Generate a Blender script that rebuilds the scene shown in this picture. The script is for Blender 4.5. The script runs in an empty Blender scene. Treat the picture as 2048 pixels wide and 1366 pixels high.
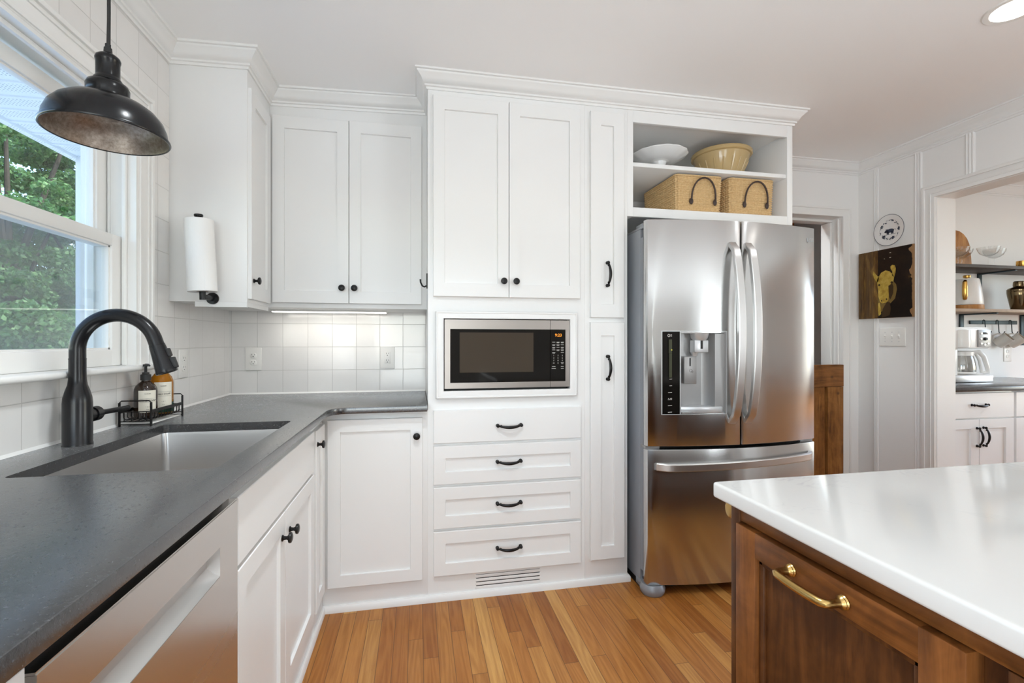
import bpy, bmesh, math, random
from mathutils import Vector, Matrix, noise
random.seed(7)
S = bpy.context.scene
COL = S.collection
PI = math.pi

# ------------------------------------------------------------------ camera, world, sun, exposure
cam_d = bpy.data.cameras.new('camera')
cam_d.sensor_width = 36.0
cam_d.lens = 940.0 / 2048.0 * 36.0
cam_d.clip_start = 0.03
cam = bpy.data.objects.new('camera', cam_d)
cam.location = (0, 0, 1.2)
cam.rotation_euler = (PI / 2, 0, math.radians(-11.31))
COL.objects.link(cam)
S.camera = cam
S.view_settings.view_transform = 'Standard'
S.view_settings.look = 'None'
S.view_settings.gamma = 1.0
S.view_settings.use_curve_mapping = False
S.view_settings.exposure = 0.11
S.cycles.max_bounces = 16; S.cycles.diffuse_bounces = 12; S.cycles.glossy_bounces = 6; S.cycles.transparent_max_bounces = 24

W = bpy.data.worlds.new('world'); S.world = W; W.use_nodes = True
wn = W.node_tree; wn.nodes.clear()
sky = wn.nodes.new('ShaderNodeTexSky'); sky.sky_type = 'NISHITA'; sky.sun_disc = False
sky.sun_elevation = math.radians(48); sky.sun_rotation = math.radians(100); sky.air_density = 1.0; sky.dust_density = 0.6
bg = wn.nodes.new('ShaderNodeBackground'); bg.inputs['Strength'].default_value = 0.75
wo = wn.nodes.new('ShaderNodeOutputWorld')
wn.links.new(sky.outputs[0], bg.inputs[0]); wn.links.new(bg.outputs[0], wo.inputs[0])

def aim(o, d):
    o.rotation_euler = Vector(d).to_track_quat('-Z', 'Y').to_euler()
sun_d = bpy.data.lights.new('sun', 'SUN'); sun_d.energy = 5.0; sun_d.angle = 0.01; sun_d.color = (1, .95, .86)
sun = bpy.data.objects.new('sun', sun_d); COL.objects.link(sun); sun.location = (8, -4, 12); aim(sun, (-.62, .12, -.75))

def area(name, loc, d, sx, sy, e, col=(1, 1, 1), spread=PI, shape='RECTANGLE'):
    l = bpy.data.lights.new(name, 'AREA'); l.shape = shape; l.size = sx
    if shape in ('RECTANGLE', 'ELLIPSE'): l.size_y = sy
    l.energy = e; l.color = col; l.spread = spread
    o = bpy.data.objects.new(name, l); COL.objects.link(o); o.location = loc; aim(o, d)
    return o
# daylight lamps put in at invented openings out of view, tilted up to brighten the ceiling
area('added_fill', (-.25, -3.36, 1.0), (0, 1, .45), 1.15, 1.7, 36, (.885, .945, .985))
area('added_fill', (-1.10, -1.2, 1.10), (1, .1, .5), 1.4, 1.4, 46, (.88, .945, .99))
area('added_fill', (3.16, -1.5, 1.2), (-1, .25, .45), .9, 1.7, 46, (.885, .945, .985))
area('added_fill', (6.15, 1.2, 1.3), (-1, .1, .3), 1.6, 1.7, 16, (.88, .96, 1.0))

# ------------------------------------------------------------------ helpers
def frame(o, n):
    """matrix whose x runs along a face, y up and z out of the face that looks to n"""
    U = {'-Y': (1, 0, 0), '+Y': (-1, 0, 0), '+X': (0, 1, 0), '-X': (0, -1, 0)}[n]
    N = {'-Y': (0, -1, 0), '+Y': (0, 1, 0), '+X': (1, 0, 0), '-X': (-1, 0, 0)}[n]
    M = Matrix(((U[0], 0, N[0], o[0]), (U[1], 0, N[1], o[1]), (0, 1, 0, o[2]), (0, 0, 0, 1)))
    return M
def T(x, y, z): return Matrix.Translation((x, y, z))
def RX(a): return Matrix.Rotation(a, 4, 'X')
def RY(a): return Matrix.Rotation(a, 4, 'Y')
def RZ(a): return Matrix.Rotation(a, 4, 'Z')
I4 = Matrix.Identity(4)

class B:
    def __init__(s, M=None):
        s.bm = bmesh.new(); s.M = M or I4; s.mi = 0
    def join(s, tb, M=None):
        tb.transform(s.M @ (M or I4))
        for f in tb.faces: f.material_index = s.mi
        me = bpy.data.meshes.new('t'); tb.to_mesh(me); tb.free(); s.bm.from_mesh(me); bpy.data.meshes.remove(me)
        return s
    def box(s, x0, x1, y0, y1, z0, z1, bev=0.0, M=None, seg=2):
        tb = bmesh.new(); bmesh.ops.create_cube(tb, size=1)
        for v in tb.verts:
            v.co = Vector((x0 + (v.co.x + .5) * (x1 - x0), y0 + (v.co.y + .5) * (y1 - y0), z0 + (v.co.z + .5) * (z1 - z0)))
        if bev > 0: bmesh.ops.bevel(tb, geom=tb.edges[:], offset=bev, segments=seg, affect='EDGES', profile=.5)
        return s.join(tb, M)
    def prism(s, poly, z0, z1, M=None, bev=0.0, seg=2):
        tb = bmesh.new()
        a = [tb.verts.new((p[0], p[1], z0)) for p in poly]; b = [tb.verts.new((p[0], p[1], z1)) for p in poly]
        n = len(poly)
        tb.faces.new(a[::-1]); tb.faces.new(b)
        for i in range(n): tb.faces.new((a[i], a[(i + 1) % n], b[(i + 1) % n], b[i]))
        bmesh.ops.recalc_face_normals(tb, faces=tb.faces[:])
        if bev > 0:
            es = [e for e in tb.edges if abs(e.verts[0].co.z - e.verts[1].co.z) < 1e-6]
            bmesh.ops.bevel(tb, geom=es, offset=bev, segments=seg, affect='EDGES', profile=.5)
        return s.join(tb, M)
    def lathe(s, prof, M=None, n=32, cap=True, fn=None):
        tb = bmesh.new(); rings = []
        for (r, z) in prof:
            rg = []
            for k in range(n):
                a = 2 * PI * k / n; rr = r * (fn(a, r, z) if fn else 1)
                rg.append(tb.verts.new((rr * math.cos(a), rr * math.sin(a), z)))
            rings.append(rg)
        for i in range(len(rings) - 1):
            for k in range(n):
                tb.faces.new((rings[i][k], rings[i][(k + 1) % n], rings[i + 1][(k + 1) % n], rings[i + 1][k]))
        if cap:
            if prof[0][0] > 1e-6: tb.faces.new(rings[0][::-1])
            if prof[-1][0] > 1e-6: tb.faces.new(rings[-1])
        bmesh.ops.remove_doubles(tb, verts=tb.verts[:], dist=1e-6)
        bmesh.ops.recalc_face_normals(tb, faces=tb.faces[:])
        return s.join(tb, M)
    def tube(s, pts, r, n=10, M=None, flat=None, closed=False):
        """r: number or list; flat: (width factor along x-ish, factor) for a strap section"""
        tb = bmesh.new(); P = [Vector(p) for p in pts]; m = len(P)
        rs = r if isinstance(r, (list, tuple)) else [r] * m
        up = None; rings = []
        for i in range(m):
            if closed: t = (P[(i + 1) % m] - P[i - 1])
            else: t = P[min(i + 1, m - 1)] - P[max(i - 1, 0)]
            t.normalize()
            if up is None:
                up = Vector((0, 0, 1)) if abs(t.z) < .9 else Vector((1, 0, 0))
            up = (up - t * up.dot(t))
            if up.length < 1e-5: up = t.orthogonal()
            up.normalize(); sd = t.cross(up)
            fa, fb = flat if flat else (1, 1)
            rings.append([tb.verts.new(P[i] + (sd * math.cos(2 * PI * k / n) * fa + up * math.sin(2 * PI * k / n) * fb) * rs[i]) for k in range(n)])
        for i in range(m if closed else m - 1):
            A = rings[i]; C = rings[(i + 1) % m]
            for k in range(n): tb.faces.new((A[k], A[(k + 1) % n], C[(k + 1) % n], C[k]))
        if not closed: tb.faces.new(rings[0][::-1]); tb.faces.new(rings[-1])
        bmesh.ops.recalc_face_normals(tb, faces=tb.faces[:])
        return s.join(tb, M)
    def ball(s, c, r, M=None, sc=(1, 1, 1), u=16, v=10):
        tb = bmesh.new(); bmesh.ops.create_uvsphere(tb, u_segments=u, v_segments=v, radius=r)
        for q in tb.verts: q.co = Vector((q.co.x * sc[0] + c[0], q.co.y * sc[1] + c[1], q.co.z * sc[2] + c[2]))
        return s.join(tb, M)
    def poly(s, pts, M=None, th=.0006):
        return s.prism(pts, 0, th, M)
    def ell(s, cx, cy, a, b, rot=0, M=None, th=.0006, n=14):
        pts = []
        for k in range(n):
            t = 2 * PI * k / n; x = a * math.cos(t); y = b * math.sin(t)
            pts.append((cx + x * math.cos(rot) - y * math.sin(rot), cy + x * math.sin(rot) + y * math.cos(rot)))
        return s.prism(pts, 0, th, M)
    def text(s, txt, size, M=None, ext=.0003, align='CENTER', fn=None):
        cu = bpy.data.curves.new('t', 'FONT'); cu.body = txt; cu.size = size; cu.extrude = ext; cu.align_x = align; cu.align_y = 'CENTER'
        cu.resolution_u = 2
        o = bpy.data.objects.new('t', cu); COL.objects.link(o)
        dg = bpy.context.evaluated_depsgraph_get(); me = bpy.data.meshes.new_from_object(o.evaluated_get(dg))
        tb = bmesh.new(); tb.from_mesh(me); bpy.data.meshes.remove(me); bpy.data.objects.remove(o); bpy.data.curves.remove(cu)
        if fn:
            for v in tb.verts: v.co = Vector(fn(*v.co))
        return s.join(tb, M)
    def sweep(s, prof, path, zs=None, closed=False):
        """prof [(out, z)], path [(x, y)], room on the right-hand side of the path"""
        tb = bmesh.new(); n = len(path); rings = []
        for i in range(n):
            def nrm(a, b):
                d = Vector((b[0] - a[0], b[1] - a[1])).normalized(); return Vector((d.y, -d.x))
            n1 = nrm(path[i - 1], path[i]) if i > 0 else None
            n2 = nrm(path[i], path[i + 1]) if i < n - 1 else None
            if n1 is None: m = n2
            elif n2 is None: m = n1
            else: m = (n1 + n2) / (1 + n1.dot(n2))
            z = zs[i] if zs else 0
            rings.append([tb.verts.new((path[i][0] + m.x * p[0], path[i][1] + m.y * p[0], z + p[1])) for p in prof])
        k = len(prof)
        for i in range(n - 1):
            for j in range(k): tb.faces.new((rings[i][j], rings[i][(j + 1) % k], rings[i + 1][(j + 1) % k], rings[i + 1][j]))
        tb.faces.new(rings[0]); tb.faces.new(rings[-1][::-1])
        bmesh.ops.recalc_face_normals(tb, faces=tb.faces[:])
        return s.join(tb)
    def shaker(s, w, h, M=None, t=.019, st=.054, rl=.056, dep=.0098, flat=False):
        """door or drawer front, lower left corner at 0,0, back at z=0"""
        tb = bmesh.new()
        def rect(x0, y0, x1, y1, z): return [tb.verts.new(p) for p in ((x0, y0, z), (x1, y0, z), (x1, y1, z), (x0, y1, z))]
        def ring(a, b):
            for i in range(4): tb.faces.new((a[i], a[(i + 1) % 4], b[(i + 1) % 4], b[i]))
        e = .0018
        r0 = rect(0, 0, w, h, 0); r1 = rect(0, 0, w, h, t - e); r2 = rect(e, e, w - e, h - e, t)
        tb.faces.new(r0[::-1]); ring(r0, r1); ring(r1, r2)
        if flat: tb.faces.new(r2)
        else:
            r3 = rect(st, rl, w - st, h - rl, t); r4 = rect(st + .0015, rl + .0015, w - st - .0015, h - rl - .0015, t - dep)
            ring(r2, r3); ring(r3, r4); tb.faces.new(r4)
        return s.join(tb, M)
    def band(s, u0, u1, v0, v1, l, r, bt, tp, w0, w1, M=None, bev=0.0, legs=False):
        """flat band round a rectangle; legs: open at the bottom"""
        if legs: return s.prism([(u0, v0), (u0 + l, v0), (u0 + l, v1 - tp), (u1 - r, v1 - tp), (u1 - r, v0), (u1, v0), (u1, v1), (u0, v1)], w0, w1, M, bev)
        tb = bmesh.new(); L = []
        for w in (w0, w1):
            L.append([tb.verts.new(p + (w,)) for p in ((u0, v0), (u1, v0), (u1, v1), (u0, v1))]); L.append([tb.verts.new(p + (w,)) for p in ((u0 + l, v0 + bt), (u1 - r, v0 + bt), (u1 - r, v1 - tp), (u0 + l, v1 - tp))])
        for A, C in ((L[0], L[1]), (L[1], L[3]), (L[3], L[2]), (L[2], L[0])):
            for i in range(4): tb.faces.new((A[i], A[(i + 1) % 4], C[(i + 1) % 4], C[i]))
        bmesh.ops.recalc_face_normals(tb, faces=tb.faces[:])
        if bev:
            es = [e for e in tb.edges if abs(e.verts[0].co.z - w1) < 1e-6 and abs(e.verts[1].co.z - w1) < 1e-6 and not (e.verts[0] in L[2] and e.verts[1] in L[3]) and not (e.verts[0] in L[3] and e.verts[1] in L[2])]
            bmesh.ops.bevel(tb, geom=es, offset=bev, segments=2, affect='EDGES', profile=.5)
        return s.join(tb, M)
    def mesh(s, name, mat, smooth=35):
        me = bpy.data.meshes.new(name); s.bm.to_mesh(me); s.bm.free()
        for m in (mat if isinstance(mat, (list, tuple)) else [mat]): me.materials.append(m)
        if smooth:
            me.shade_smooth(); me.set_sharp_from_angle(angle=math.radians(smooth))
        return me
    def obj(s, name, mat, parent=None, smooth=35, local=False, label=None, loc=None):
        me = s.mesh(name, mat, smooth)
        o = bpy.data.objects.new(name, me); COL.objects.link(o)
        if parent is not None:
            if not local: me.transform(WM[parent.name].inverted())
            o.parent = parent; WM[o.name] = WM[parent.name].copy()
        else:
            if loc is not None:
                if not local: me.transform(T(*loc).inverted())
                o.location = loc; WM[o.name] = T(*loc)
            else: WM[o.name] = I4.copy()
        if label: o['label'] = label
        return o
WM = {}
def thing(name, label, cat, loc=(0, 0, 0), rz=0, group=None):
    o = bpy.data.objects.new(name, None); COL.objects.link(o); o.empty_display_size = .05
    o.location = loc; o.rotation_euler = (0, 0, rz); WM[o.name] = T(*loc) @ RZ(rz)
    o['label'] = label; o['category'] = cat
    if group: o['group'] = group
    return o
def tag(o, label, cat, group=None):
    o['label'] = label; o['category'] = cat
    if group: o['group'] = group
    return o
def struct(o, label=None, cat=None):
    o['kind'] = 'structure'
    if label: o['label'] = label
    if cat: o['category'] = cat
    return o
def copy_tree(o, parent=None):
    c = o.copy(); COL.objects.link(c)
    if parent is not None: c.parent = parent
    WM[c.name] = WM[o.name].copy()
    for ch in [q for q in list(COL.objects) if q.parent == o]: copy_tree(ch, c)
    return c
def boolean(o, cutter_me):
    c = bpy.data.objects.new('cut', cutter_me); COL.objects.link(c); c.matrix_world = WM[o.name] if False else I4
    m = o.modifiers.new('b', 'BOOLEAN'); m.object = c; m.operation = 'DIFFERENCE'; m.solver = 'EXACT'
    bpy.context.view_layer.update()
    dg = bpy.context.evaluated_depsgraph_get()
    me = bpy.data.meshes.new_from_object(o.evaluated_get(dg)); old = o.data; nm = old.name
    o.modifiers.clear(); o.data = me; bpy.data.meshes.remove(old); me.name = nm
    bpy.data.objects.remove(c); bpy.data.meshes.remove(cutter_me)
    me.shade_smooth(); me.set_sharp_from_angle(angle=math.radians(30))
    return o

# ------------------------------------------------------------------ materials
def mat(name, col, rough=.5, metal=0, **kw):
    m = bpy.data.materials.new(name); m.use_nodes = True
    p = m.node_tree.nodes['Principled BSDF']
    p.inputs['Base Color'].default_value = (*col, 1); p.inputs['Roughness'].default_value = rough; p.inputs['Metallic'].default_value = metal
    for k, v in kw.items():
        p.inputs[k].default_value = (*v, 1) if isinstance(v, tuple) else v
    return m
class N:
    def __init__(s, m): s.t = m.node_tree; s.p = s.t.nodes['Principled BSDF']
    def n(s, ty, **kw):
        q = s.t.nodes.new('ShaderNode' + ty)
        for k, v in kw.items():
            if k in q.inputs: q.inputs[k].default_value = v
            else: setattr(q, k, v)
        return q
    def l(s, a, b): s.t.links.new(a, b)
    def math(s, op, a, b=None):
        q = s.t.nodes.new('ShaderNodeMath'); q.operation = op
        for i, v in enumerate((a, b)):
            if v is None: continue
            if isinstance(v, (int, float)): q.inputs[i].default_value = v
            else: s.l(v, q.inputs[i])
        return q.outputs[0]
    def ramp(s, fac, stops):
        q = s.t.nodes.new('ShaderNodeValToRGB'); e = q.color_ramp.elements
        while len(e) < len(stops): e.new(.5)
        for i, (p, c) in enumerate(stops): e[i].position = p; e[i].color = (*c, 1)
        s.l(fac, q.inputs[0]); return q.outputs[0]
    def mix(s, fac, a, b, bt='MIX'):
        q = s.t.nodes.new('ShaderNodeMix'); q.data_type = 'RGBA'; q.blend_type = bt
        for i, v in ((0, fac), (6, a), (7, b)):
            if isinstance(v, (int, float)): q.inputs[i].default_value = v
            elif isinstance(v, tuple): q.inputs[i].default_value = (*v, 1)
            else: s.l(v, q.inputs[i])
        return q.outputs[2]
    def coord(s, scale=(1, 1, 1), loc=(0, 0, 0), rot=(0, 0, 0), kind='Object'):
        t = s.n('TexCoord'); mp = s.n('Mapping')
        mp.inputs['Scale'].default_value = scale; mp.inputs['Location'].default_value = loc; mp.inputs['Rotation'].default_value = rot
        s.l(t.outputs[kind], mp.inputs[0]); return mp.outputs[0]
    def noise(s, vec, scale, detail=4, rough=.55, dist=0):
        q = s.n('TexNoise'); q.inputs['Scale'].default_value = scale; q.inputs['Detail'].default_value = detail
        q.inputs['Roughness'].default_value = rough; q.inputs['Distortion'].default_value = dist
        s.l(vec, q.inputs['Vector']); return q.outputs['Fac']
    def bump(s, h, strength=.2, dist=.01):
        q = s.n('Bump'); q.inputs['Strength'].default_value = strength; q.inputs['Distance'].default_value = dist
        s.l(h, q.inputs['Height']); s.l(q.outputs[0], s.p.inputs['Normal']); return q

def paint(name, col, rough, bs=.02):
    m = mat(name, col, rough); k = N(m); v = k.coord()
    k.bump(k.noise(v, 55, 3), bs, .002); return m
M_wall = paint('wall_paint', (.83, .83, .82), .55, .05)
M_ceil = paint('ceiling_paint', (.93, .93, .925), .7, .05)
M_cab = paint('cabinet_paint', (.81, .81, .80), .32)
M_trim = paint('trim_paint', (.82, .82, .805), .35)
M_plastic = mat('white_plastic', (.83, .82, .79), .3)
M_black = mat('matte_black_metal', (.007, .007, .008), .26, .0, **{'Specular IOR Level': .36})
M_dark = mat('dark_gap', (.01, .01, .01), .6)
M_bronze = mat('black_bronze', (.014, .013, .013), .34, .55)
M_rubber = mat('black_rubber', (.02, .02, .02), .6)

def tile_mat(name, axis, off):
    m = mat(name, (.8, .79, .77), .14); k = N(m)
    t = k.n('TexCoord'); sp = k.n('SeparateXYZ'); k.l(t.outputs['Object'], sp.inputs[0])
    cb = k.n('CombineXYZ')
    u = k.math('SUBTRACT', sp.outputs[axis], off); w = k.math('SUBTRACT', sp.outputs[2], .914)
    k.l(u, cb.inputs[0]); k.l(w, cb.inputs[1])
    nz = k.n('TexNoise'); nz.inputs['Scale'].default_value = 9; nz.inputs['Detail'].default_value = 2; k.l(t.outputs['Object'], nz.inputs['Vector'])
    wob = k.n('VectorMath', operation='MULTIPLY_ADD'); k.l(nz.outputs['Color'], wob.inputs[0]); wob.inputs[1].default_value = (.0022, .0022, 0); k.l(cb.outputs[0], wob.inputs[2])
    br = k.n('TexBrick'); br.offset = 0; br.squash = 1
    for i, v in (('Scale', 1), ('Mortar Size', .0014), ('Mortar Smooth', .15), ('Brick Width', .1285), ('Row Height', .1285), ('Bias', 0)): br.inputs[i].default_value = v
    br.inputs['Color1'].default_value = (.84, .83, .81, 1); br.inputs['Color2'].default_value = (.79, .78, .765, 1); br.inputs['Mortar'].default_value = (.55, .54, .52, 1)
    k.l(wob.outputs[0], br.inputs['Vector'])
    cl = k.noise(t.outputs['Object'], 7, 4, .6)
    c2 = k.mix(k.math('MULTIPLY', cl, .22), br.outputs['Color'], (.62, .61, .60))
    k.l(c2, k.p.inputs['Base Color'])
    # every tile sits a little out of true: tilt and waviness
    idx = k.n('VectorMath', operation='FLOOR'); dv = k.n('VectorMath', operation='DIVIDE'); k.l(cb.outputs[0], dv.inputs[0]); dv.inputs[1].default_value = (.1285, .1285, 1); k.l(dv.outputs[0], idx.inputs[0])
    wn_ = k.n('TexWhiteNoise'); k.l(idx.outputs[0], wn_.inputs['Vector'])
    fr = k.n('VectorMath', operation='FRACTION'); k.l(dv.outputs[0], fr.inputs[0]); fs = k.n('SeparateXYZ'); k.l(fr.outputs[0], fs.inputs[0])
    ws = k.n('SeparateXYZ'); k.l(wn_.outputs['Color'], ws.inputs[0])
    tilt = k.math('ADD', k.math('MULTIPLY', k.math('SUBTRACT', ws.outputs[0], .5), fs.outputs[0]), k.math('MULTIPLY', k.math('SUBTRACT', ws.outputs[1], .5), fs.outputs[1]))
    big = k.noise(t.outputs['Object'], 11, 3, .5)
    hgt = k.math('ADD', k.math('MULTIPLY', tilt, .35), k.math('MULTIPLY', big, .7))
    hgt = k.math('SUBTRACT', hgt, k.math('MULTIPLY', br.outputs['Fac'], .55))
    k.bump(hgt, .5, .0045)
    k.l(k.math('ADD', k.math('MULTIPLY', br.outputs['Fac'], .5), .12), k.p.inputs['Roughness'])
    return m
M_tileL = tile_mat('glazed_tile_left', 1, 1.427 - .1285 * 40)
M_tileB = tile_mat('glazed_tile_back', 0, -.983 - .1285 * 40)

def plank_mat(name, axis_w, axis_l, width, length, stops, rough=.28, seam=.0012):
    m = mat(name, (.4, .2, .08), rough, 0, **{'Specular IOR Level': .3}); k = N(m)
    t = k.n('TexCoord'); sp = k.n('SeparateXYZ'); k.l(t.outputs['Object'], sp.inputs[0])
    x = k.math('DIVIDE', k.math('ADD', sp.outputs[axis_w], 20), width); idx = k.math('FLOOR', x); fx = k.math('FRACT', x)
    w1 = k.n('TexWhiteNoise', noise_dimensions='1D'); k.l(idx, w1.inputs['W'])
    y = k.math('ADD', k.math('DIVIDE', k.math('ADD', sp.outputs[axis_l], 20), length), k.math('MULTIPLY', w1.outputs['Value'], 7.3))
    iy = k.math('FLOOR', y); fy = k.math('FRACT', y)
    cb = k.n('CombineXYZ'); k.l(idx, cb.inputs[0]); k.l(iy, cb.inputs[1])
    w2 = k.n('TexWhiteNoise', noise_dimensions='3D'); k.l(cb.outputs[0], w2.inputs['Vector'])
    base = k.ramp(w2.outputs['Value'], stops)
    sc = [1, 1, 1]; sc[axis_w] = 26; sc[axis_l] = 1.6; sc[2] = 26 if axis_w != 2 and axis_l != 2 else 1
    mp = k.n('VectorMath', operation='MULTIPLY'); k.l(t.outputs['Object'], mp.inputs[0]); mp.inputs[1].default_value = sc
    ad = k.n('VectorMath', operation='MULTIPLY_ADD'); k.l(w2.outputs['Color'], ad.inputs[0]); ad.inputs[1].default_value = (40, 40, 40); k.l(mp.outputs[0], ad.inputs[2])
    g1 = k.noise(ad.outputs[0], 5.0, 4, .6, .4)
    cth = k.n('VectorMath', operation='MULTIPLY'); k.l(ad.outputs[0], cth.inputs[0]); cth.inputs[1].default_value = (.55, .55, .55)
    ct = k.math('ADD', k.math('MULTIPLY', k.math('SINE', k.math('MULTIPLY', k.noise(cth.outputs[0], 1.0, 2, .5, .2), 62)), .5), .5)
    blot = k.noise(ad.outputs[0], .45, 3, .5)
    gr = k.math('ADD', k.math('ADD', k.math('MULTIPLY', g1, .55), k.math('MULTIPLY', ct, .20)), k.math('MULTIPLY', blot, .35))
    col = k.mix(k.ramp(gr, [(.30, (0, 0, 0)), (.72, (1, 1, 1))]), k.mix(1.0, base, (.66, .55, .46), 'MULTIPLY'), base)
    ex = k.math('MINIMUM', fx, k.math('SUBTRACT', 1, fx)); ey = k.math('MULTIPLY', k.math('MINIMUM', fy, k.math('SUBTRACT', 1, fy)), length / width)
    ed = k.math('MINIMUM', ex, ey)
    sm = k.math('LESS_THAN', ed, seam / width)
    col2 = k.mix(k.math('MULTIPLY', sm, .75), col, (.09, .04, .018))
    k.l(col2, k.p.inputs['Base Color'])
    k.bump(k.math('SUBTRACT', k.math('MULTIPLY', g1, .25), sm), .25, .002)
    k.l(k.math('ADD', k.math('MULTIPLY', g1, .14), rough - .06), k.p.inputs['Roughness'])
    return m
M_floor = plank_mat('oak_floor', 0, 1, .0572, .95, [(0, (.31, .112, .024)), (.25, (.40, .158, .034)), (.5, (.47, .203, .047)), (.72, (.54, .263, .070)), (.9, (.38, .148, .031)), (1, (.60, .325, .10))], .30)
M_pine = plank_mat('knotty_pine', 2, 0, .30, 2.0, [(0, (.20, .075, .025)), (1, (.26, .10, .035))], .5)

def wood_mat(name, c0, c1, c2, sc, rough=.35, blot=6, axis=2, knots=False):
    m = mat(name, c1, rough); k = N(m)
    s3 = [sc, sc, sc]; s3[axis] = sc * .09
    v = k.coord(tuple(s3)); v2 = k.coord()
    g = k.noise(v, 1, 5, .62, 1.2); b = k.noise(v2, blot, 4, .6, .4)
    f = k.math('ADD', k.math('MULTIPLY', g, .55), k.math('MULTIPLY', b, .55))
    col = k.ramp(f, [(.32, c0), (.52, c1), (.75, c2)])
    if knots:
        vo = k.n('TexVoronoi'); vo.inputs['Scale'].default_value = 7; k.l(v2, vo.inputs['Vector'])
        col = k.mix(k.ramp(vo.outputs['Distance'], [(.02, (1, 1, 1)), (.11, (0, 0, 0))]), col, (.05, .018, .006))
    k.p.inputs['Specular IOR Level'].default_value = .25; k.l(col, k.p.inputs['Base Color']); k.bump(g, .12, .002); return m
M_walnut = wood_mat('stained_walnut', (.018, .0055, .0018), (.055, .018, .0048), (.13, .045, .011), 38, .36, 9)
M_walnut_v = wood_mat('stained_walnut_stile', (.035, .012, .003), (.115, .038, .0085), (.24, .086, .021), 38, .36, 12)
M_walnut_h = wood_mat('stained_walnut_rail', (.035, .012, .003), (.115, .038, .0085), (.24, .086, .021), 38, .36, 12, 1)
M_gate = wood_mat('rustic_stained_pine', (.06, .020, .005), (.21, .082, .018), (.38, .17, .045), 40, .5, 7, 2, True)
M_gate_h = wood_mat('rustic_stained_pine_rail', (.06, .020, .005), (.20, .078, .018), (.33, .14, .04), 40, .5, 7, 0, True)
M_acacia = wood_mat('acacia_wood', (.22, .08, .02), (.42, .19, .06), (.60, .32, .12), 50, .45, 5)
M_oakshelf = wood_mat('pale_shelf_wood', (.22, .15, .10), (.36, .26, .18), (.45, .34, .25), 40, .5, 5, 0)
M_darkshelf = wood_mat('dark_shelf_wood', (.04, .03, .026), (.07, .055, .047), (.11, .09, .08), 40, .5, 5, 0)

def steel(name, col, rough, sx, aniso=.5, wav=.0, rot=0.0):
    m = mat(name, col, rough, 1.0); k = N(m); k.p.inputs['Anisotropic'].default_value = aniso
    if aniso:
        tg = k.n('Tangent'); tg.direction_type = 'RADIAL'; tg.axis = 'Z'; k.l(tg.outputs[0], k.p.inputs['Tangent'])
    k.p.inputs['Anisotropic Rotation'].default_value = rot
    v = k.coord(sx); g = k.noise(v, 1, 3, .5)
    k.l(k.math('ADD', k.math('MULTIPLY', g, .04), rough - .02), k.p.inputs['Roughness'])
    if wav:
        v2 = k.coord((1, 1, .16)); big = k.noise(v2, 5.5, 2, .45)
        q = k.bump(big, wav, .02)
    return m
M_steel = steel('brushed_stainless', (.60, .60, .595), .21, (1, 1, 30), .75, .10, .25)
M_steel_dw = steel('dishwasher_stainless', (.66, .63, .60), .27, (.5, .5, 6), .0)
M_steel_h = steel('satin_handle_metal', (.62, .61, .60), .36, (500, 500, 500), .0)
M_sink = steel('sink_stainless', (.62, .60, .58), .30, (300, 8, 300), .0)
M_mwsteel = steel('microwave_stainless', (.37, .335, .31), .36, (3, 3, 500), .0)
M_fridge_side = mat('grey_case_enamel', (.30, .32, .35), .38, .35)
M_silver = mat('silver_plastic', (.34, .335, .33), .38, .5)
M_silver_lite = mat('light_silver_plastic', (.62, .63, .64), .3, .5)
M_blackglass = mat('black_glass', (.008, .007, .006), .05, 0, **{'Specular IOR Level': .18})
M_window_mesh = mat('oven_window_screen', (.055, .042, .030), .10, 0, **{'Specular IOR Level': .2})
M_key = mat('key_lettering', (.62, .60, .56), .5)
M_amber_led = mat('amber_display', (.8, .3, .02), .5, 0, **{'Emission Color': (1, .30, .01), 'Emission Strength': 1.0})
M_lcd = mat('dim_green_display', (.04, .045, .02), .3)
M_lcdbar = mat('lit_display_bar', (.4, .4, .05), .5, 0, **{'Emission Color': (.55, .5, .06), 'Emission Strength': .6})
M_brass = mat('aged_brass', (.52, .34, .12), .24, 1.0)
M_gold = mat('gold_metal', (.70, .40, .10), .25, 1.0)

m = M_granite = mat('leathered_black_granite', (.02, .02, .021), .3, 0, **{'IOR': 2.0, 'Sheen Weight': .22, 'Sheen Roughness': .3}); k = N(m); v = k.coord()
k.l(k.ramp(k.noise(v, 260, 3, .7), [(.42, (.018, .018, .019)), (.60, (.034, .034, .036)), (.74, (.09, .09, .095))]), k.p.inputs['Base Color'])
k.bump(k.math('ADD', k.noise(v, 130, 4, .6), k.math('MULTIPLY', k.noise(v, 500, 2), .4)), .16, .0012)
k.l(k.math('ADD', k.math('MULTIPLY', k.noise(v, 160, 3), .16), .17), k.p.inputs['Roughness'])
m = M_quartz = mat('white_quartz', (.78, .76, .73), .10); k = N(m); v = k.coord()
vein = k.math('ABSOLUTE', k.math('SUBTRACT', k.noise(v, 2.6, 6, .62, .6), .5))
spk = k.noise(v, 9, 2)
fac = k.math('MULTIPLY', k.ramp(vein, [(.0, (1, 1, 1)), (.012, (0, 0, 0))]), k.ramp(spk, [(.52, (0, 0, 0)), (.66, (1, 1, 1))]))
k.l(k.mix(k.math('MULTIPLY', fac, .42), k.mix(k.noise(v, 3, 4), (.62, .61, .59), (.585, .57, .55)), (.42, .42, .43)), k.p.inputs['Base Color'])

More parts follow.
